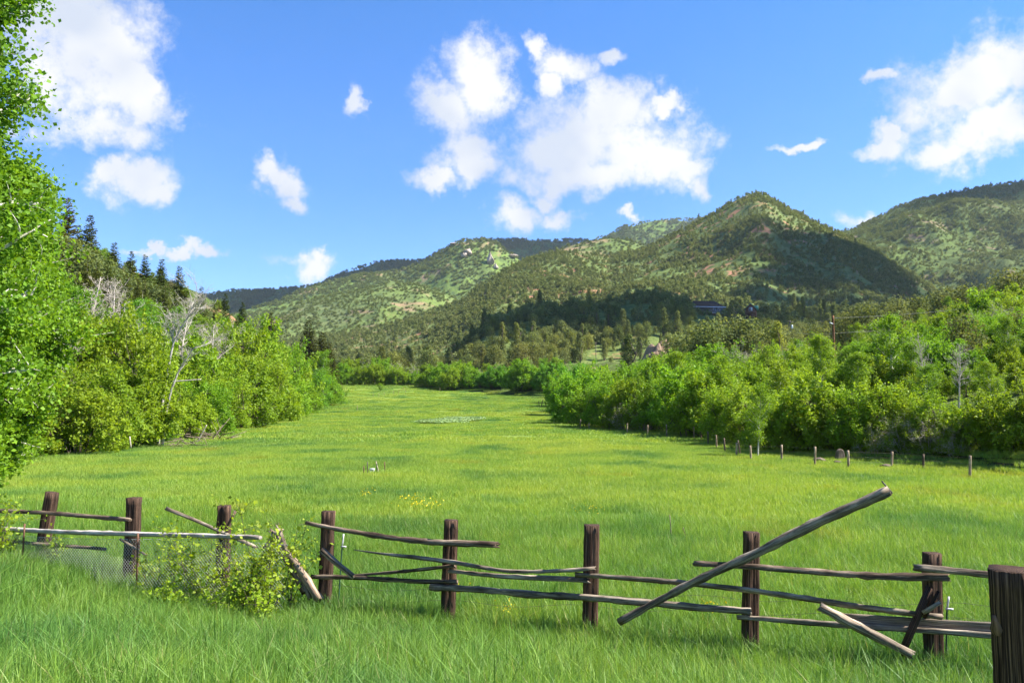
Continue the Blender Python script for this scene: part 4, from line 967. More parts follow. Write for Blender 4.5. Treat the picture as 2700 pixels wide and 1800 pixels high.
for px, Y, t in [(205, 118, 640), (250, 125, 672), (275, 130, 700), (310, 138, 712), (350, 145, 735), (385, 150, 742), (405, 152, 760), (445, 160, 772), (485, 168, 792), (505, 175, 800), (545, 185, 812), (575, 195, 820), (180, 112, 610), (150, 110, 590)]:
    stand('juniper', px, Y, t, 'dark rounded juniper on the left hillside skyline', 'junipers on the left skyline', (0.75, 0.8, 0.75), smax=2.2, smin=0.7)
for k in range(16):
    px = 225 + 26 * k + random.uniform(-8, 8); Y = 112 + 6 * k + random.uniform(-12, 4); stand('spruce', px, Y, 585 + 0.52 * (px - 225) + random.uniform(25, 75), 'small dark spruce down the left hillside', 'small spruces on the left hillside', (1.05, 1.1, 0.95), smax=0.72, smin=0.35)
# hillside cover
n = 0
while n < 95:
    Y = random.uniform(60, 260); u = random.uniform(-0.66, -0.25); x = u * Y
    if x > np.interp(Y, *LEFTX) - 8: continue
    z, zn = land(np.array([x]), np.array([Y])); z = z[0]
    k = random.choice(['oak', 'oak', 'juniper', 'juniper', 'thinoak', 'aspen'])
    s = random.uniform(0.55, 1.0) * (0.7 if k == 'aspen' else 1)
    if not visible(np.array([x]), np.array([Y]), np.array([z + 4]))[0]: continue
    plant(k, (x, Y, z - 0.1), s, None, (random.uniform(0.7, 1.0), random.uniform(0.75, 0.95), 1.0), {'oak': 'green oak shrub on the steep left hillside', 'juniper': 'dark olive juniper on the steep left hillside', 'thinoak': 'twiggy half-bare shrub on the steep left hillside', 'aspen': 'small leafy aspen on the steep left hillside'}[k], {'oak': 'oak shrubs', 'juniper': 'junipers', 'thinoak': 'twiggy shrubs', 'aspen': 'small aspens'}[k] + ' on the left hillside'); n += 1

# right side: front row behind the wire fence
RT = [(2760, 38, 1000, OL), (2670, 39, 1085, OL), (2605, 40.5, 1040, OL), (2540, 42, 1085, YG), (2470, 43, 1030, OL), (2405, 45, 1060, OL), (2335, 46, 1000, YG), (2270, 46.5, 1020, YG), (2210, 48, 1060, OL), (2150, 50, 1000, YG), (2090, 51, 1040, OL), (2030, 55, 1030, YG), (1975, 60, 1010, YG), (1920, 65, 1010, YG), (1870, 72, 990, OL),
      (1815, 78, 975, GR), (1760, 82, 1000, GR), (1710, 85, 995, OL), (1655, 88, 1010, OL), (1600, 92, 1000, GR), (1555, 96, 1010, GR), (1520, 108, 990, GR), (1500, 140, 985, GR), (1478, 165, 990, GR)]
for px, Y, t, c in RT: stand('oak', px, Y, t, f'{word[c]} oak shrub behind the wire fence on the right', f'{word[c]} oaks behind the wire fence', tuple(a * random.uniform(0.93, 1.07) for a in c), sxy=0.95)
for px, Y, t in [(2375, 43.5, 1095), (2440, 42.5, 1080), (2505, 41, 1110), (2300, 44.5, 1120), (1700, 84, 1055), (1640, 86, 1060)]:
    stand('thinoak', px, Y, t, 'twiggy grey-brown shrub at the wire fence', 'twiggy shrubs at the wire fence', (0.8, 0.7, 0.6))
for px, Y, t in [(1905, 72, 935), (1780, 95, 925), (2060, 62, 945), (2260, 58, 925), (2440, 52, 960), (2610, 48, 985)]:
    stand('aspen', px, Y, t, 'young aspen rising among the oaks behind the wire fence', 'young aspens behind the wire fence', (random.uniform(0.9, 1.15), 1.0, 0.9), sxy=1.3)
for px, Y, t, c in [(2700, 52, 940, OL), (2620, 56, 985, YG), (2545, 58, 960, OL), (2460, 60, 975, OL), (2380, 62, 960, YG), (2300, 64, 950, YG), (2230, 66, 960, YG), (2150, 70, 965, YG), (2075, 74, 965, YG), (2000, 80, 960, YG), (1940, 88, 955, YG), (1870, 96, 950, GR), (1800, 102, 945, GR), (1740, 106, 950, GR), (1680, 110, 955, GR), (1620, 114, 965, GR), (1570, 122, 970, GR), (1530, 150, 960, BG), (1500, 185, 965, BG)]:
    stand('oak', px, Y, t, f'{word[c]} oak shrub in the second row up the right bank', f'{word[c]} second row oaks', tuple(a * random.uniform(0.93, 1.07) for a in c), sxy=0.85)
n = 0
while n < 215:
    Y = 62 + 150 * random.random() ** 0.8; u = random.uniform(0.06, 0.70); x = u * Y
    if x < np.interp(Y, *BANKX) + 10: continue
    z = G(x, Y); s = random.uniform(0.6, 1.05)
    if any((x - a) ** 2 + (Y - b) ** 2 < (0.8 + c) ** 2 for a, b, c in TAKEN): continue
    k = random.choice(['oak'] * 8 + ['thinoak', 'juniper', 'aspen'] if Y < 120 else ['oak', 'oak', 'oak', 'thinoak', 'juniper', 'juniper', 'aspen'])
    TAKEN.append((x, Y, s)); c = random.choice([YG, GR, OL, GR])
    lb = {'oak': f'{word[c]} oak shrub up on the right bank', 'thinoak': 'twiggy grey half-leafed shrub up on the right bank', 'juniper': 'rounded olive juniper up on the right bank', 'aspen': 'small fresh green aspen up on the right bank'}[k]
    plant(k, (x, Y, z - 0.1), s * {'juniper': 1.15, 'aspen': 0.6}.get(k, 1), None, c if k == 'oak' else (0.95, 0.9, 0.9), lb, lb + ' set'); n += 1
for px, Y, t, c in [(2420, 82, 900, OL), (2480, 78, 905, GR), (2545, 80, 880, OL), (2600, 76, 900, YG), (2660, 72, 880, GR), (2700, 78, 850, OL), (2460, 100, 850, GR), (2520, 98, 830, OL), (2580, 100, 820, GR), (2640, 96, 800, YG), (2690, 98, 780, OL), (2400, 105, 850, OL), (2620, 112, 770, GR), (2690, 112, 745, OL), (2550, 115, 800, OL), (2740, 66, 900, OL), (2750, 90, 800, GR), (2560, 64, 930, GR), (2610, 66, 915, YG), (2650, 64, 925, OL), (2690, 66, 900, GR), (2720, 72, 870, YG), (2635, 84, 850, GR), (2700, 86, 820, GR), (2580, 86, 865, OL), (2280, 95, 905, GR), (2340, 105, 860, OL), (2250, 108, 905, GR), (2100, 105, 905, GR), (2030, 108, 912, YG), (1950, 112, 905, GR), (1880, 118, 915, GR), (1790, 125, 920, GR), (1700, 130, 925, GR), (1640, 140, 930, GR), (1735, 150, 915, OL), (1775, 150, 905, GR)]:
    stand('thinoak' if random.random() < 0.25 else 'oak', px, Y, t, f'{word[c]} shrub high up the right bank below the brow', f'{word[c]} shrubs below the brow', c, sxy=0.95, smax=1.6, smin=0.6)
for px, Y, t, w in [(1790, 165, 868, 1.2), (1850, 150, 832, 1.35), (1892, 152, 828, 1.2), (1938, 150, 834, 1.4), (1978, 148, 838, 1.3), (2018, 146, 846, 1.35), (2058, 144, 862, 1.3), (1880, 146, 850, 1.3), (2000, 142, 868, 1.3)]:
    stand('juniper', px, Y, t, 'big rounded olive juniper in the clump below the dark-roofed house', 'junipers below the house', (0.95, 0.98, 0.95), sxy=w * 0.78, smax=2.4)
stand('pine', 2052, 140, 848, 'pointed yellowish conifer beside the utility pole with transformer', None, (1.3, 1.3, 0.7), smax=1.2, smin=0.6)
for px, Y, t in [(2290, 150, 792), (2370, 150, 785), (2425, 155, 778), (2350, 140, 815), (2480, 160, 765), (2550, 140, 748), (2600, 145, 752), (2655, 130, 706), (2695, 130, 690), (2500, 150, 742), (2250, 155, 812), (2150, 165, 850), (2225, 160, 830), (2630, 120, 790), (2590, 170, 720)]:
    stand('juniper', px, Y, t, 'dark rounded juniper along the brow of the right bank', 'junipers along the brow', (0.85, 0.85, 0.85), sxy=1.0, smax=2.0, smin=0.7)
stand('aspen', 2165, 66, 880, 'bright green aspen rising above the oaks below the utility pole', None, (1.1, 1.05, 1), 0, 1.0)
stand('aspen', 2345, 64, 832, 'tallest bright green aspen on the right bank', None, (0.95, 1.0, 1), 1, 1.35)
stand('aspen', 2390, 62, 900, 'aspen crowding against the tallest one on the right bank', None, (0.95, 1.0, 1), 2, 1.2)
stand('aspen', 1994, 47.5, 1010, 'slim young aspen with bare white stem beside the wire fence', None, (1.15, 1.05, 1), 3, 0.9)
stand('bare', 2525, 52, 905, 'bare white tree among the shrubs near the red cut bank', None, v=1)
stand('bare', 2440, 60, 880, 'slender bare white tree beside the tallest right-hand aspen', None, v=2, sxy=0.7)
stand('bare', 2160, 62, 985, 'short bare trunk standing among the oaks', None, v=3, sxy=0.6)
# belt of bushes closing the meadow, conifers behind it
for px in list(range(880, 1500, 26)):
    f = (px - 880) / 620; Y = 285 - 62 * f + random.uniform(-3, 8); t = random.uniform(955, 985) + 6 * math.sin(px)
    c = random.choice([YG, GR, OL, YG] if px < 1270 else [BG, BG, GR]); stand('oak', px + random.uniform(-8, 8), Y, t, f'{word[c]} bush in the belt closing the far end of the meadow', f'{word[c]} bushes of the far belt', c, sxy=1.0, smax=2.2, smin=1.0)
for px in list(range(895, 1490, 38)):
    f = (px - 880) / 620; Y = 305 - 40 * f; c = random.choice([GR, OL, YG]); stand('oak' if random.random() < 0.7 else 'thinoak', px + random.uniform(-12, 12), Y, random.uniform(945, 975), f'{word[c]} bush behind the belt at the far meadow end', f'{word[c]} bushes behind the belt', c, smax=2.0, smin=0.8)
for i in range(60):
    px = random.uniform(890, 1520); Y = random.uniform(295, 375); t = 925 - 45 * math.exp(-((px - 1415) / 60) ** 2) + random.uniform(-28, 45)
    stand('pine' if i % 5 < 2 else 'juniper', px, Y, t, 'pointed sunlit conifer behind the bush belt' if i % 5 < 2 else 'rounded sunlit juniper behind the bush belt', ('pointed' if i % 5 < 2 else 'rounded') + ' conifers behind the bush belt', random.choice([(1.15, 1.08, 0.8), (0.9, 0.95, 0.9), (1.05, 0.95, 0.85)]), smax=1.5 if i % 5 < 2 else 2.2, smin=0.7, sxy=1.15)
stand('pine', 1658, 200, 870, 'dark conifer beside the bare earth mound', None, (0.55, 0.65, 0.6), smax=1.5)
stand('aspen', 1005, 245, 1010, 'lone small tree out in the far meadow', None, (1.1, 1.1, 1), sxy=2.4, smin=0.2)

# ------------------------------------------------------------------ the big leafy aspens at the left, close by
def big_aspen(seed, px, Y, top, spread, nbr, per, lb, base, tint, twig=6):
    x = (px - 1350) / F * Y; z = G(x, Y); H = pt(px, top, Y)[2] - z
    sk, lv = make_aspen(seed, H, spread, nbr, False, 0.098, per, base, 0.0, twig, 0.8)
    e = empty('leafy_aspen', (x, Y, z - 0.05)); prop(e, lb, 'tree'); obj('trunk', sk.mesh('trunk', M['white_bark']), e)
    c = obj('crown', make_mesh('crown', lv[0], lv[1], M['aspen']), e); c.color = (*tint, 1)
big_aspen(600, -105, 17.5, -330, 1.75, 80, 22, 'large leafy aspen standing beside the fence, top out of view', 0.2, (0.85, 0.92, 0.9))
big_aspen(601, -20, 23, 560, 2.1, 64, 26, 'broad leafy aspen behind the largest one', 0.12, (1.0, 1.0, 0.9))
big_aspen(602, -90, 20, 420, 2.3, 60, 24, 'bushy aspen tucked under the largest one', 0.1, (0.95, 1.0, 0.9))
big_aspen(603, -20, 30, 890, 2.5, 44, 22, 'low leafy aspen at the meadow corner', 0.08, (1.0, 1.0, 0.9))

# ------------------------------------------------------------------ the forked bare tree in front of the thicket
def bare_pair(seed, Y, trunks, lb, fan):
    rg = np.random.default_rng(seed); base = pt(*trunks[0][0], Y); base[2] = G(base[0], Y); sk = Skel()
    def grow(p, d, ln, r, lv):
        q = limb(rg, p, d, ln, 4, 0.55, 0.25); sk.path(q, r, r * 0.5)
        if lv == 0: return
        for k in range(4 if lv > 1 else 5):
            j = rg.integers(1, 5); d2 = unit(q[j] - q[j - 1]) + rg.normal(size=3) * 0.55 + np.array([0, 0, 0.12]); grow(q[j], d2, ln * rg.uniform(0.5, 0.75), max(0.010, r * 0.5), lv - 1)
    for ti, tr in enumerate(trunks):
        P = [pt(a, b, Y + 0.25 * ti) - base for a, b in tr]; P[0][2] = -0.3; P = [P[0]] + [p + rg.normal(size=3) * 0.03 for p in P[1:]]
        sk.path(P, 0.115 - 0.03 * ti, 0.04)
        for k in range(fan[ti]):
            j = rg.integers(len(P) // 2, len(P)); d = unit(P[j] - P[j - 1]) + rg.normal(size=3) * 0.6; grow(P[j], d, rg.uniform(1.3, 2.3) * (1 if ti == 0 else 0.6), 0.03, 2)
    e = empty('bare_tree', base); prop(e, lb, 'tree'); obj('trunk', sk.mesh('trunk', M['greybark']), e)
bare_pair(650, 60, [[(418, 1112), (428, 1050), (440, 1000), (448, 950), (458, 905), (478, 865), (492, 840), (505, 815)]], 'tall bare white tree with fanned crown in front of the left thicket', [16])
bare_pair(651, 59, [[(428, 1122), (438, 1075), (452, 1030), (468, 985), (484, 955), (512, 918)]], 'second pale bare trunk leaning right beside the fanned one', [4])

# ------------------------------------------------------------------ saplings growing through the fence
M['sapling'] = leafy('sapling_leaf', (0.26, 0.40, 0.03), (0.32, 0.42, 0.035), 0.48, 0.5, 0.3)
def sapling(seed, px, foot, off, stems, H, nleaf, lb, spread=0.5, size=0.052):
    Y = FY(px) - off; x = (px - 1350) / F * Y; z = G(x, Y); rg = np.random.default_rng(seed); sk = Skel(); C = []
    for s in range(stems):
        a = rg.random() * 6.283; pth = limb(rg, (0, 0, -0.1), (math.cos(a) * spread * 0.6, math.sin(a) * spread * 0.3, 1), H * rg.uniform(0.6, 1.05), 7, 0.4)
        sk.path(pth, 0.011, 0.003)
        for k in range(9):
            q = pth[rg.integers(2, 8)]; tw = limb(rg, q, (rg.normal(), rg.normal() * 0.6, 0.5), rg.uniform(0.12, 0.35) * (H / 1.2), 3, 0.4); sk.path(tw, 0.004, 0.002); C += tw
        C += pth[2:]
    C = np.repeat(np.array(C), max(1, int(nleaf * 1.15) // len(C)), 0); C = C + rg.normal(size=C.shape) * 0.06; C[:, 2] = np.maximum(C[:, 2], 0.05)
    lv = leaves(C, size, rg, 0.2, None, 0.9)
    e = empty('sapling', (x, Y, z)); prop(e, lb, 'sapling'); obj('stem', sk.mesh('stem', M['bark']), e); obj('crown', make_mesh('crown', lv[0], lv[1], M['sapling']), e)
for i, (px, off, st_, H, n_, lb, sp) in enumerate([(720, 0.75, 8, 1.75, 1100, 'tallest yellow-green sapling growing round the rotten stub', 0.6), (650, 0.85, 7, 1.25, 900, 'dense leafy sapling at the end of the pale rail', 0.6), (560, 0.6, 6, 1.55, 700, 'sapling reaching above the mossy post', 0.6), (500, 0.5, 5, 1.15, 520, 'sapling straddling the slanting splintered rail', 0.6),
        (780, 0.5, 4, 1.55, 420, 'thin upright sapling left of the step-in post', 0.35), (480, 1.5, 5, 0.75, 420, 'low sapling sprouting from the verge grass', 0.7), (420, 0.4, 4, 0.95, 330, 'small sapling behind the second steel stake', 0.6), (180, 0.3, 3, 0.9, 220, 'thin sapling between the first two posts', 0.6), (20, 1.0, 6, 1.2, 620, 'leafy sapling under the big aspen at the fence', 0.7), (600, 1.3, 6, 0.8, 520, 'bushy low sapling below the pale rail', 0.8), (700, 1.4, 5, 0.9, 480, 'low leafy sapling in front of the rotten stub', 0.7), (-40, 1.6, 6, 1.3, 620, 'bushy sapling at the foot of the big aspen', 0.7)]):
    sapling(700 + i, px, 0, off, st_, H, n_, lb, sp)

# ------------------------------------------------------------------ brush pile and dead sticks
def brush(px, py, w, h, n, lb, seed, long=0.9):
    p = hit(px, py); k = p[1] / 2100; rg = np.random.default_rng(seed); e = empty('brush_pile', p); prop(e, lb, 'brush pile')
    base = [timber('branch', limb(rg, (0, 0, 0), (1, 0, 0.0), 1.0, 4, 0.5), [0.022, 0.006], M['deadbrown'], 5, seed + q, 0.1, ring=0.25).data for q in range(4)]
    for o in [o for o in COL.objects if o.name.startswith('branch') and o.parent is None]: bpy.data.objects.remove(o)
    for q in range(n):
        o = obj('branch', base[q % 4], e); a = rg.normal() * 0.9 + (math.pi if rg.random() < 0.5 else 0); s = long * rg.uniform(0.5, 1.3) * w * k / 2
        f = rg.normal() * 0.33; o.location = (f * w * k, rg.normal() * w * k * 0.15, abs(rg.normal()) * h * k * 0.45 * (1 - min(0.9, abs(f)))); o.rotation_euler = (rg.normal() * 0.2, -abs(rg.normal()) * 0.35, a); o.scale = (s, s, s * 1.3)
brush(490, 1182, 95, 34, 46, 'heap of dead brown branches at the meadow edge below the bare trees', 800)
brush(565, 1160, 80, 26, 26, 'scatter of thin pale dead branches beside the heap', 830, 1.3)
brush(650, 1118, 60, 14, 18, 'low line of dead sticks under the left thicket', 850)
for i, (a, b, r) in enumerate([((395, 1010), (530, 1000), 0.06), ((515, 1175), (545, 1120), 0.05), ((345, 1180), (342, 1150), 0.05)]):
    Y = [64, 62, 52][i]; A = pt(*a, Y); B = pt(*b, Y); prop(timber('dead_log', [A, B], [r, r * 0.7], M['dead'], 8, 880 + i, 0.1), ['dead branch hanging across the leaning bare trunks', 'broken pole sticking out of the left thicket', 'short bare stub at the thicket edge'][i], 'branch')

# ------------------------------------------------------------------ utility poles and lines
M['pole'] = wood('pole_wood', (0.10, 0.045, 0.022), (0.19, 0.088, 0.042), (0.28, 0.15, 0.08), (30, 1)); M['greypole'] = wood('old_pole_wood', (0.08, 0.065, 0.05), (0.16, 0.13, 0.11), (0.26, 0.22, 0.18), (30, 1))
M['metal'] = plain('grey_metal', (0.55, 0.57, 0.58), 0.5, 0.5, 0.2, 0.1)
def sub(o, e):
    o.parent = e; o.location = Vector(o.location) - e.location; return o
def upole(px, top, Y, mat, r, lb, kind):
    T = pt(px, top, Y); g = G(T[0], Y); e = empty('utility_pole', (T[0], Y, g)); prop(e, lb, 'utility pole')
    sub(timber('shaft', [(T[0], Y, g - 0.5), (T[0], Y, T[2])], [r, r * 0.75], M[mat], 10, int(px), 0.03, ring=0.5), e)
    k = Y / 2100
    if kind == 'arm':
        sub(timber('bracket', [(T[0], Y - 0.1, T[2] - 22 * k), (T[0] - 5 * k, Y - 0.1, T[2] - 21 * k), (T[0] - 10 * k, Y - 0.1, T[2] - 19 * k)], [0.05, 0.09], M['metal'], 8, 5, 0.02, ring=0.2), e)
    if kind == 'trafo':
        sub(timber('crossarm', [(T[0] - 8 * k, Y - 0.1, T[2] - 1.5 * k), (T[0] + 9 * k, Y - 0.1, T[2] - 4 * k)], [0.07, 0.07], M[mat], 6, 6, 0.02, ring=0.3), e)
        sub(timber('transformer', [(T[0] + 4 * k, Y - 0.3, T[2] - 22 * k), (T[0] + 4 * k, Y - 0.3, T[2] - 12 * k)], [0.28, 0.28], M['metal'], 14, 7, 0.01, ring=0.2), e)
        sub(timber('brace_pole', [(T[0] - 10 * k, Y + 0.5, T[2] - 40 * k), (T[0], Y, T[2] - 2 * k)], [0.10, 0.08], M[mat], 8, 8, 0.03, ring=0.5), e)
    return T
P1 = upole(2196, 832, 104, 'pole', 0.19, 'tall reddish wooden utility pole on the right bank', 'arm')
P2 = upole(2083, 845, 235, 'greypole', 0.15, 'grey utility pole carrying a pale transformer', 'trafo')
P3 = upole(1936, 904, 140, 'newpole' if False else 'pole', 0.12, 'short pole stub poking out of the shrubs', 'stub')
P4 = upole(1571, 902, 260, 'greypole', 0.13, 'slim grey pole in front of the shaded knoll', 'stub')
M['line'] = plain('power_line', (0.22, 0.22, 0.22), 0.6)
def line(A, B, sag, lb):
    P = [np.array(A) * (1 - t) + np.array(B) * t - np.array([0, 0, sag * 4 * t * (1 - t)]) for t in np.linspace(0, 1, 25)]
    V, Q = tubes(P[:-1], P[1:], np.full(24, 0.013), np.full(24, 0.013), 4); o = obj('power_line', make_mesh('power_line', V - P[0], Q, M['line']), None, P[0]); prop(o, lb, 'wire', 'power lines')
E1 = pt(2760, 780, 120); E2 = pt(2760, 812, 120)
line(P2 + np.array([1.0, 0, -0.5]), P1 + np.array([0, 0, -0.3]), 0.5, 'upper power line between the grey and the reddish pole'); line(P2 + np.array([0.2, 0, -3.0]), P1 + np.array([0, 0, -2.3]), 0.5, 'lower power line between the grey and the reddish pole')
line(P1 + np.array([0, 0, -0.3]), E1, 0.6, 'upper power line running from the reddish pole over the bank'); line(P1 + np.array([0, 0, -2.3]), E2, 0.6, 'lower power line running from the reddish pole over the bank')
line(P2 + np.array([-0.8, 0, -0.3]), pt(1990, 905, 250), 0.4, 'power line leaving the grey pole towards the knoll')

# ------------------------------------------------------------------ the two houses on the knoll
M['roof_dark'] = plain('slate_shingle', (0.085, 0.052, 0.036), 0.9, 0.1, 0, 0.25, 2.0); M['trim'] = plain('white_trim', (0.62, 0.62, 0.66), 0.7); M['siding'] = plain('grey_siding', (0.13, 0.11, 0.09), 0.8)
M['log'] = plain('brown_log', (0.13, 0.065, 0.042), 0.85, 0.2, 0, 0.3, 3.0); M['roof_green'] = plain('green_metal_roof', (0.10, 0.30, 0.20), 0.5, 0.4, 0, 0.1)
m, nt, out = new_mat('window_glass'); bsdf(nt, out, (0.10, 0.12, 0.14), 0.12, None, 0.5); M['glass'] = m
def boxm(name, x0, x1, y0, y1, z0, z1, mat, par):
    V = np.array([[x, y, z] for z in (z0, z1) for y in (y0, y1) for x in (x0, x1)], float); Fq = np.array([[0, 2, 3, 1], [4, 5, 7, 6], [0, 1, 5, 4], [1, 3, 7, 5], [3, 2, 6, 7], [2, 0, 4, 6]])
    return obj(name, make_mesh(name, V, Fq, mat), par)
def house(px, base, Y, rz, lb, name):
    P = pt(px, base, Y); e = empty(name, (P[0], Y, P[2])); e.rotation_euler[2] = rz; prop(e, lb, 'house'); return e
h1 = house(1862, 822, 462, 0.18, 'long house with dark purple-grey hipped roof on the knoll', 'knoll_house')
boxm('wall', -9, 9, -4, 4, -4, 2.6, M['siding'], h1)
rv = np.array([[-10, -5, 2.5], [10, -5, 2.5], [10, 5, 2.5], [-10, 5, 2.5], [-8, 0, 6.4], [5.2, 0, 6.4]], float); rv = np.vstack([rv, rv - np.array([0, 0, 0.25])])
rf = obj('roof', make_mesh('roof', rv, [np.array([[0, 1, 5, 4], [2, 3, 4, 5], [7, 6, 9, 8], [0, 6, 7, 1], [1, 7, 8, 2], [2, 8, 9, 3], [3, 9, 6, 0]]), np.array([[1, 2, 5], [3, 0, 4]])], M['roof_dark']), h1)
boxm('fascia', -10.05, 10.05, -5.14, -5.01, 2.15, 2.55, M['trim'], h1)
for wx in (2.6, 5.0, 7.2): w_ = boxm('window', wx, wx + 1.5, -4.08, -4.01, 0.2, 1.9, M['trim'], h1); boxm('pane', wx + 0.12, wx + 1.38, -4.14, -4.09, 0.32, 1.78, M['glass'], w_)
boxm('deck', 1, 9.6, -6.5, -4.1, -1.2, -0.9, M['trim'], h1)
h2 = house(1980, 824, 440, -0.35, 'small brown cabin with green metal roof and bright gable window', 'knoll_cabin')
boxm('wall', -2.8, 2.8, -3, 4, -3, 2.0, M['log'], h2)
V = np.array([[-2.8, -3, 2], [2.8, -3, 2], [0, -3, 4.7], [-2.8, -2.8, 2], [2.8, -2.8, 2], [0, -2.8, 4.7]], float); obj('gable', make_mesh('gable', V, [np.array([[0, 1, 2], [5, 4, 3]]), np.array([[0, 3, 4, 1], [1, 4, 5, 2], [2, 5, 3, 0]])], M['log']), h2)
for sg in (-1, 1):
    V = np.array([[sg * 3.5, -3.8, 1.35], [sg * 3.5, 4.6, 1.35], [0, 4.6, 4.9], [0, -3.8, 4.9]], float); V = np.vstack([V, V + np.array([0, 0, 0.18])])
    obj('roof_slope', make_mesh('roof_slope', V, np.array([[0, 1, 2, 3], [7, 6, 5, 4], [0, 4, 5, 1], [1, 5, 6, 2], [2, 6, 7, 3], [3, 7, 4, 0]]), M['roof_green']), h2)
w_ = boxm('window', -0.9, 1.0, -3.10, -3.01, 0.6, 2.6, M['trim'], h2); boxm('pane', -0.75, 0.1, -3.16, -3.11, 0.75, 2.45, M['glass'], w_)
boxm('balcony', -3, 3, -4.6, -3.02, -0.5, -0.3, M['log'], h2); dm = boxm('dormer', 1.6, 4.0, 0.2, 2.4, 1.6, 3.9, M['roof_green'], h2)

# ------------------------------------------------------------------ bare earth mound and red cut
mp = pt(1735, 893, 172); g = G(mp[0], 172)
o = rock('earth_mound', (mp[0], 172, g - 0.4), (7.5, 6.0, max(1.5, mp[2] - g + 0.4)), M['soil'], 900, 4, 0.7, cut=False, point=0.45); print('mound', mp[2] - g); prop(o, 'bare tan earth mound among the shrubs', 'mound')
o = rock('cut_bank', (pt(2715, 985, 58)[0] + 1.5, 58, pt(2715, 985, 58)[2] - 0.6), (3.2, 3.0, 2.6), M['soil'], 903, 4, 0.5); prop(o, 'red earth cut bank under the shrubs at the right', 'bank'); 

# ------------------------------------------------------------------ wildflowers and the pale patch
M['yellow'] = leafy('yellow_petal', (0.75, 0.55, 0.01), (0.80, 0.62, 0.02), 0.2, 0.6, 0.15); M['pale'] = leafy('pale_leaf', (0.25, 0.37, 0.15), (0.30, 0.41, 0.18), 0.25, 0.7, 0.2)
def tuft(seed, n, h, size, mat, spread):
    rg = np.random.default_rng(seed); C = rg.normal(size=(n, 3)) * np.array([spread, spread, h * 0.18]); C[:, 2] += h; lv = leaves(C, size, rg, 0.6, None, 0.9); return proto('tuft', make_mesh('tuft', lv[0], lv[1], M[mat]))
fl = []
for (px, py, wx, wy, n_) in [(1120, 1345, 60, 14, 15), (1090, 1330, 30, 10, 6), (1885, 1635, 14, 12, 12), (965, 1320, 12, 5, 4), (1560, 1365, 30, 6, 6), (1340, 1640, 10, 8, 6), (1220, 1592, 8, 8, 5), (950, 1062, 30, 3, 14)]:
    for k in range(n_):
        p = hit(px + random.gauss(0, wx * 0.5), py + random.gauss(0, wy * 0.5), 6, 300); fl.append(p)
scatter('wildflowers', np.array(fl), np.clip(np.array([p[1] for p in fl]) / 24, 0.8, 2.2), [tuft(910 + i, 9, 0.26, 0.035, 'yellow', 0.12) for i in range(3)], label='sprinkles of yellow wildflowers in the field')
pp = []
for k in range(420):
    t = random.uniform(-1, 1); px = 1188 + 68 * t + random.gauss(0, 4); py = 1113 - 5 * t + random.gauss(0, 2.2) * (1 - t * t); pp.append(hit(px, py))
pp = np.array(pp); scatter('pale_weeds', pp, np.full(len(pp), 1.6), [tuft(920 + i, 60, 0.24, 0.10, 'pale', 0.35) for i in range(3)], label='low patch of pale silvery weeds in the meadow')

# ------------------------------------------------------------------ clouds overhead, off to the sunward side, whose shade lies on the hills
m, nt, out = new_mat('cloud_white'); cb = bsdf(nt, out, (0.85, 0.86, 0.88), 1.0, None, 0.0); M['cloud'] = m        # thin cloud lets part of the sun through
tb = N(nt, 'ShaderNodeBsdfTransparent'); mxs = N(nt, 'ShaderNodeMixShader'); mxs.inputs[0].default_value = 0.52; L(nt, cb.outputs[0], mxs.inputs[1]); L(nt, tb.outputs[0], mxs.inputs[2]); L(nt, mxs.outputs[0], out.inputs[0])
def cloud(T, alt, a, b, seed, lb):
    s = (alt - T[2]) / SUN[2]; c = np.array(T) + SUN * s; rg = np.random.default_rng(seed); bm_ = bmesh.new()
    for k in range(13):
        th = k * 2.4; q = math.sqrt(k / 13) * 0.75; cx, cy = math.cos(th) * q * a, math.sin(th) * q * b; r = min(a, b) * rg.uniform(0.32, 0.5)
        r_ = bmesh.ops.create_icosphere(bm_, subdivisions=3, radius=1)
        for v in r_['verts']:
            f = 1 + 0.55 * (fbm(np.array([v.co.x * 1.5 + k * 3.1]), np.array([v.co.y * 1.5 + v.co.z]), 4)[0] - 0.45)
            v.co = Vector((cx + v.co.x * r * 1.25 * f * a / max(a, b) * 1.2, cy + v.co.y * r * f, v.co.z * r * 0.42 * f + (r * 0.15 if v.co.z > 0 else 0)))
    me = bpy.data.meshes.new('cloud'); bm_.to_mesh(me); bm_.free(); me.materials.append(M['cloud'])
    for p_ in me.polygons: p_.use_smooth = True
    prop(obj('cloud', me, None, c), kind='structure')
for px, py, alt, a, b, sd in ((1500, 840, 900, 110, 48, 950), (1800, 820, 900, 130, 48, 957), (2120, 815, 900, 110, 45, 956), (2210, 655, 1500, 92, 70, 951), (2290, 730, 1500, 95, 70, 958), (2110, 735, 1400, 55, 36, 959)):
    d_ = ray(px, py); d_ = d_ / d_[1]; ys = np.geomspace(250, 1600, 900); j = np.where(CZ + d_[2] * ys <= land(d_[0] * ys, ys)[0])[0]
    if len(j): Y_ = ys[j[0]]; cloud((d_[0] * Y_, Y_, CZ + d_[2] * Y_), alt, a, b, sd, '')
cloud((-780, 2450, 240), 3400, 520, 330, 952, '')
cloud((980, 1480, 330), 2300, 330, 110, 953, '')
cloud((60, 2650, 480), 3800, 620, 260, 954, '')
cloud((-66, 335, 20), 800, 34, 26, 955, '')

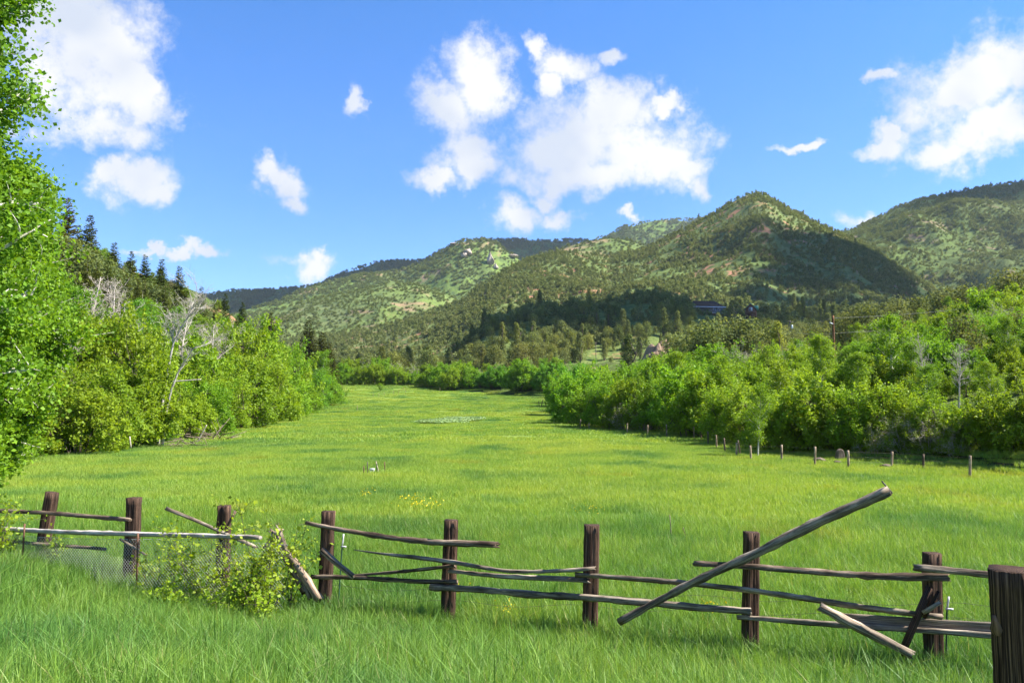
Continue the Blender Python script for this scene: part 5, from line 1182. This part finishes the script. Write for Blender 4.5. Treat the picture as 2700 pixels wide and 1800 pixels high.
# ------------------------------------------------------------------ say which one: look-alike plants are told apart by size and by what they stand near
SHORT = {'slim young aspen with': 'the slim white-stemmed aspen', 'tall grey-brown boulder': 'the tall boulder', 'low rounded rock': 'the low rounded rock', 'upright dark gate stick': 'the broken fence gap', 'far upright stick': 'the collapsed rail fence',
         'bare white tree among': 'the bare white tree', 'tallest bright green aspen': 'the tallest aspen', 'bare tan earth mound': 'the earth mound', 'tall reddish wooden': 'the reddish pole', 'grey utility pole carrying': 'the transformer pole', 'short pole stub': 'the pole stub',
         'heap of dead brown': 'the brush heap', 'tall bare white tree with': 'the fanned bare tree', 'low line of dead': 'the line of dead sticks', 'tall full spruce': 'the tall full spruce', 'slim brownish spruce': 'the slim spruce', 'low leafy aspen at': 'the low leafy aspen', 'lone small tree': 'the lone small tree',
         'dark conifer beside the bare': 'the earth mound conifer', 'long house with dark': 'the dark-roofed house', 'small brown cabin': 'the green-roofed cabin', 'slim grey pole': 'the slim grey pole', 'red earth cut': 'the red cut bank', 'bright green aspen rising above': 'the bright aspen'}
tops = [o for o in COL.objects if o.parent is None and 'label' in o.keys()]
LM = [(np.array(o.location), t) for o in tops for k, t in SHORT.items() if o['label'].startswith(k)]
from collections import defaultdict
dup = defaultdict(list)
for o in tops:
    if o.get('category') in ('tree', 'shrub'): dup[o['label']].append(o)
for lb, os_ in dup.items():
    if len(os_) < 2: continue
    zs = sorted(o.scale.z for o in os_)
    for o in os_:
        ds = sorted((float(np.hypot(*(np.array(o.location) - p)[:2])), t) for p, t in LM)
        near = [t for d, t in ds[:1] if d < 0.22 * o.location.y]
        szw = '' if lb.split()[0] in ('tall', 'small', 'big') or len(os_) < 4 else 'tall ' if o.scale.z > zs[2 * len(zs) // 3] else 'low ' if o.scale.z < zs[len(zs) // 3] else ''
        words = (szw + lb).split()
        tail = (' near ' + near[0]).split() if near and near[0] not in lb else []
        if len(words) + len(tail) <= 16: words = words + tail
        o['label'] = ' '.join(words); o['group'] = lb

# ------------------------------------------------------------------ the air: a thin even haze round the whole place
m, nt, out = new_mat('haze_air'); pv = N(nt, 'ShaderNodeVolumePrincipled'); pv.inputs['Color'].default_value = (0.80, 0.89, 1.0, 1); pv.inputs['Density'].default_value = 0.00004; pv.inputs['Anisotropy'].default_value = 0.2
L(nt, pv.outputs[0], out.inputs['Volume'])
hz = boxm('haze', -5200, 5200, -5200, 5200, float(TZ.min()) - 60, max(float(TZ.max()) + 25, 40), m, None); prop(hz, 'thin clear mountain air over the valley', kind='stuff')
sc.cycles.volume_bounces = 0
print('haze top', TZ.max(), TZ.min())
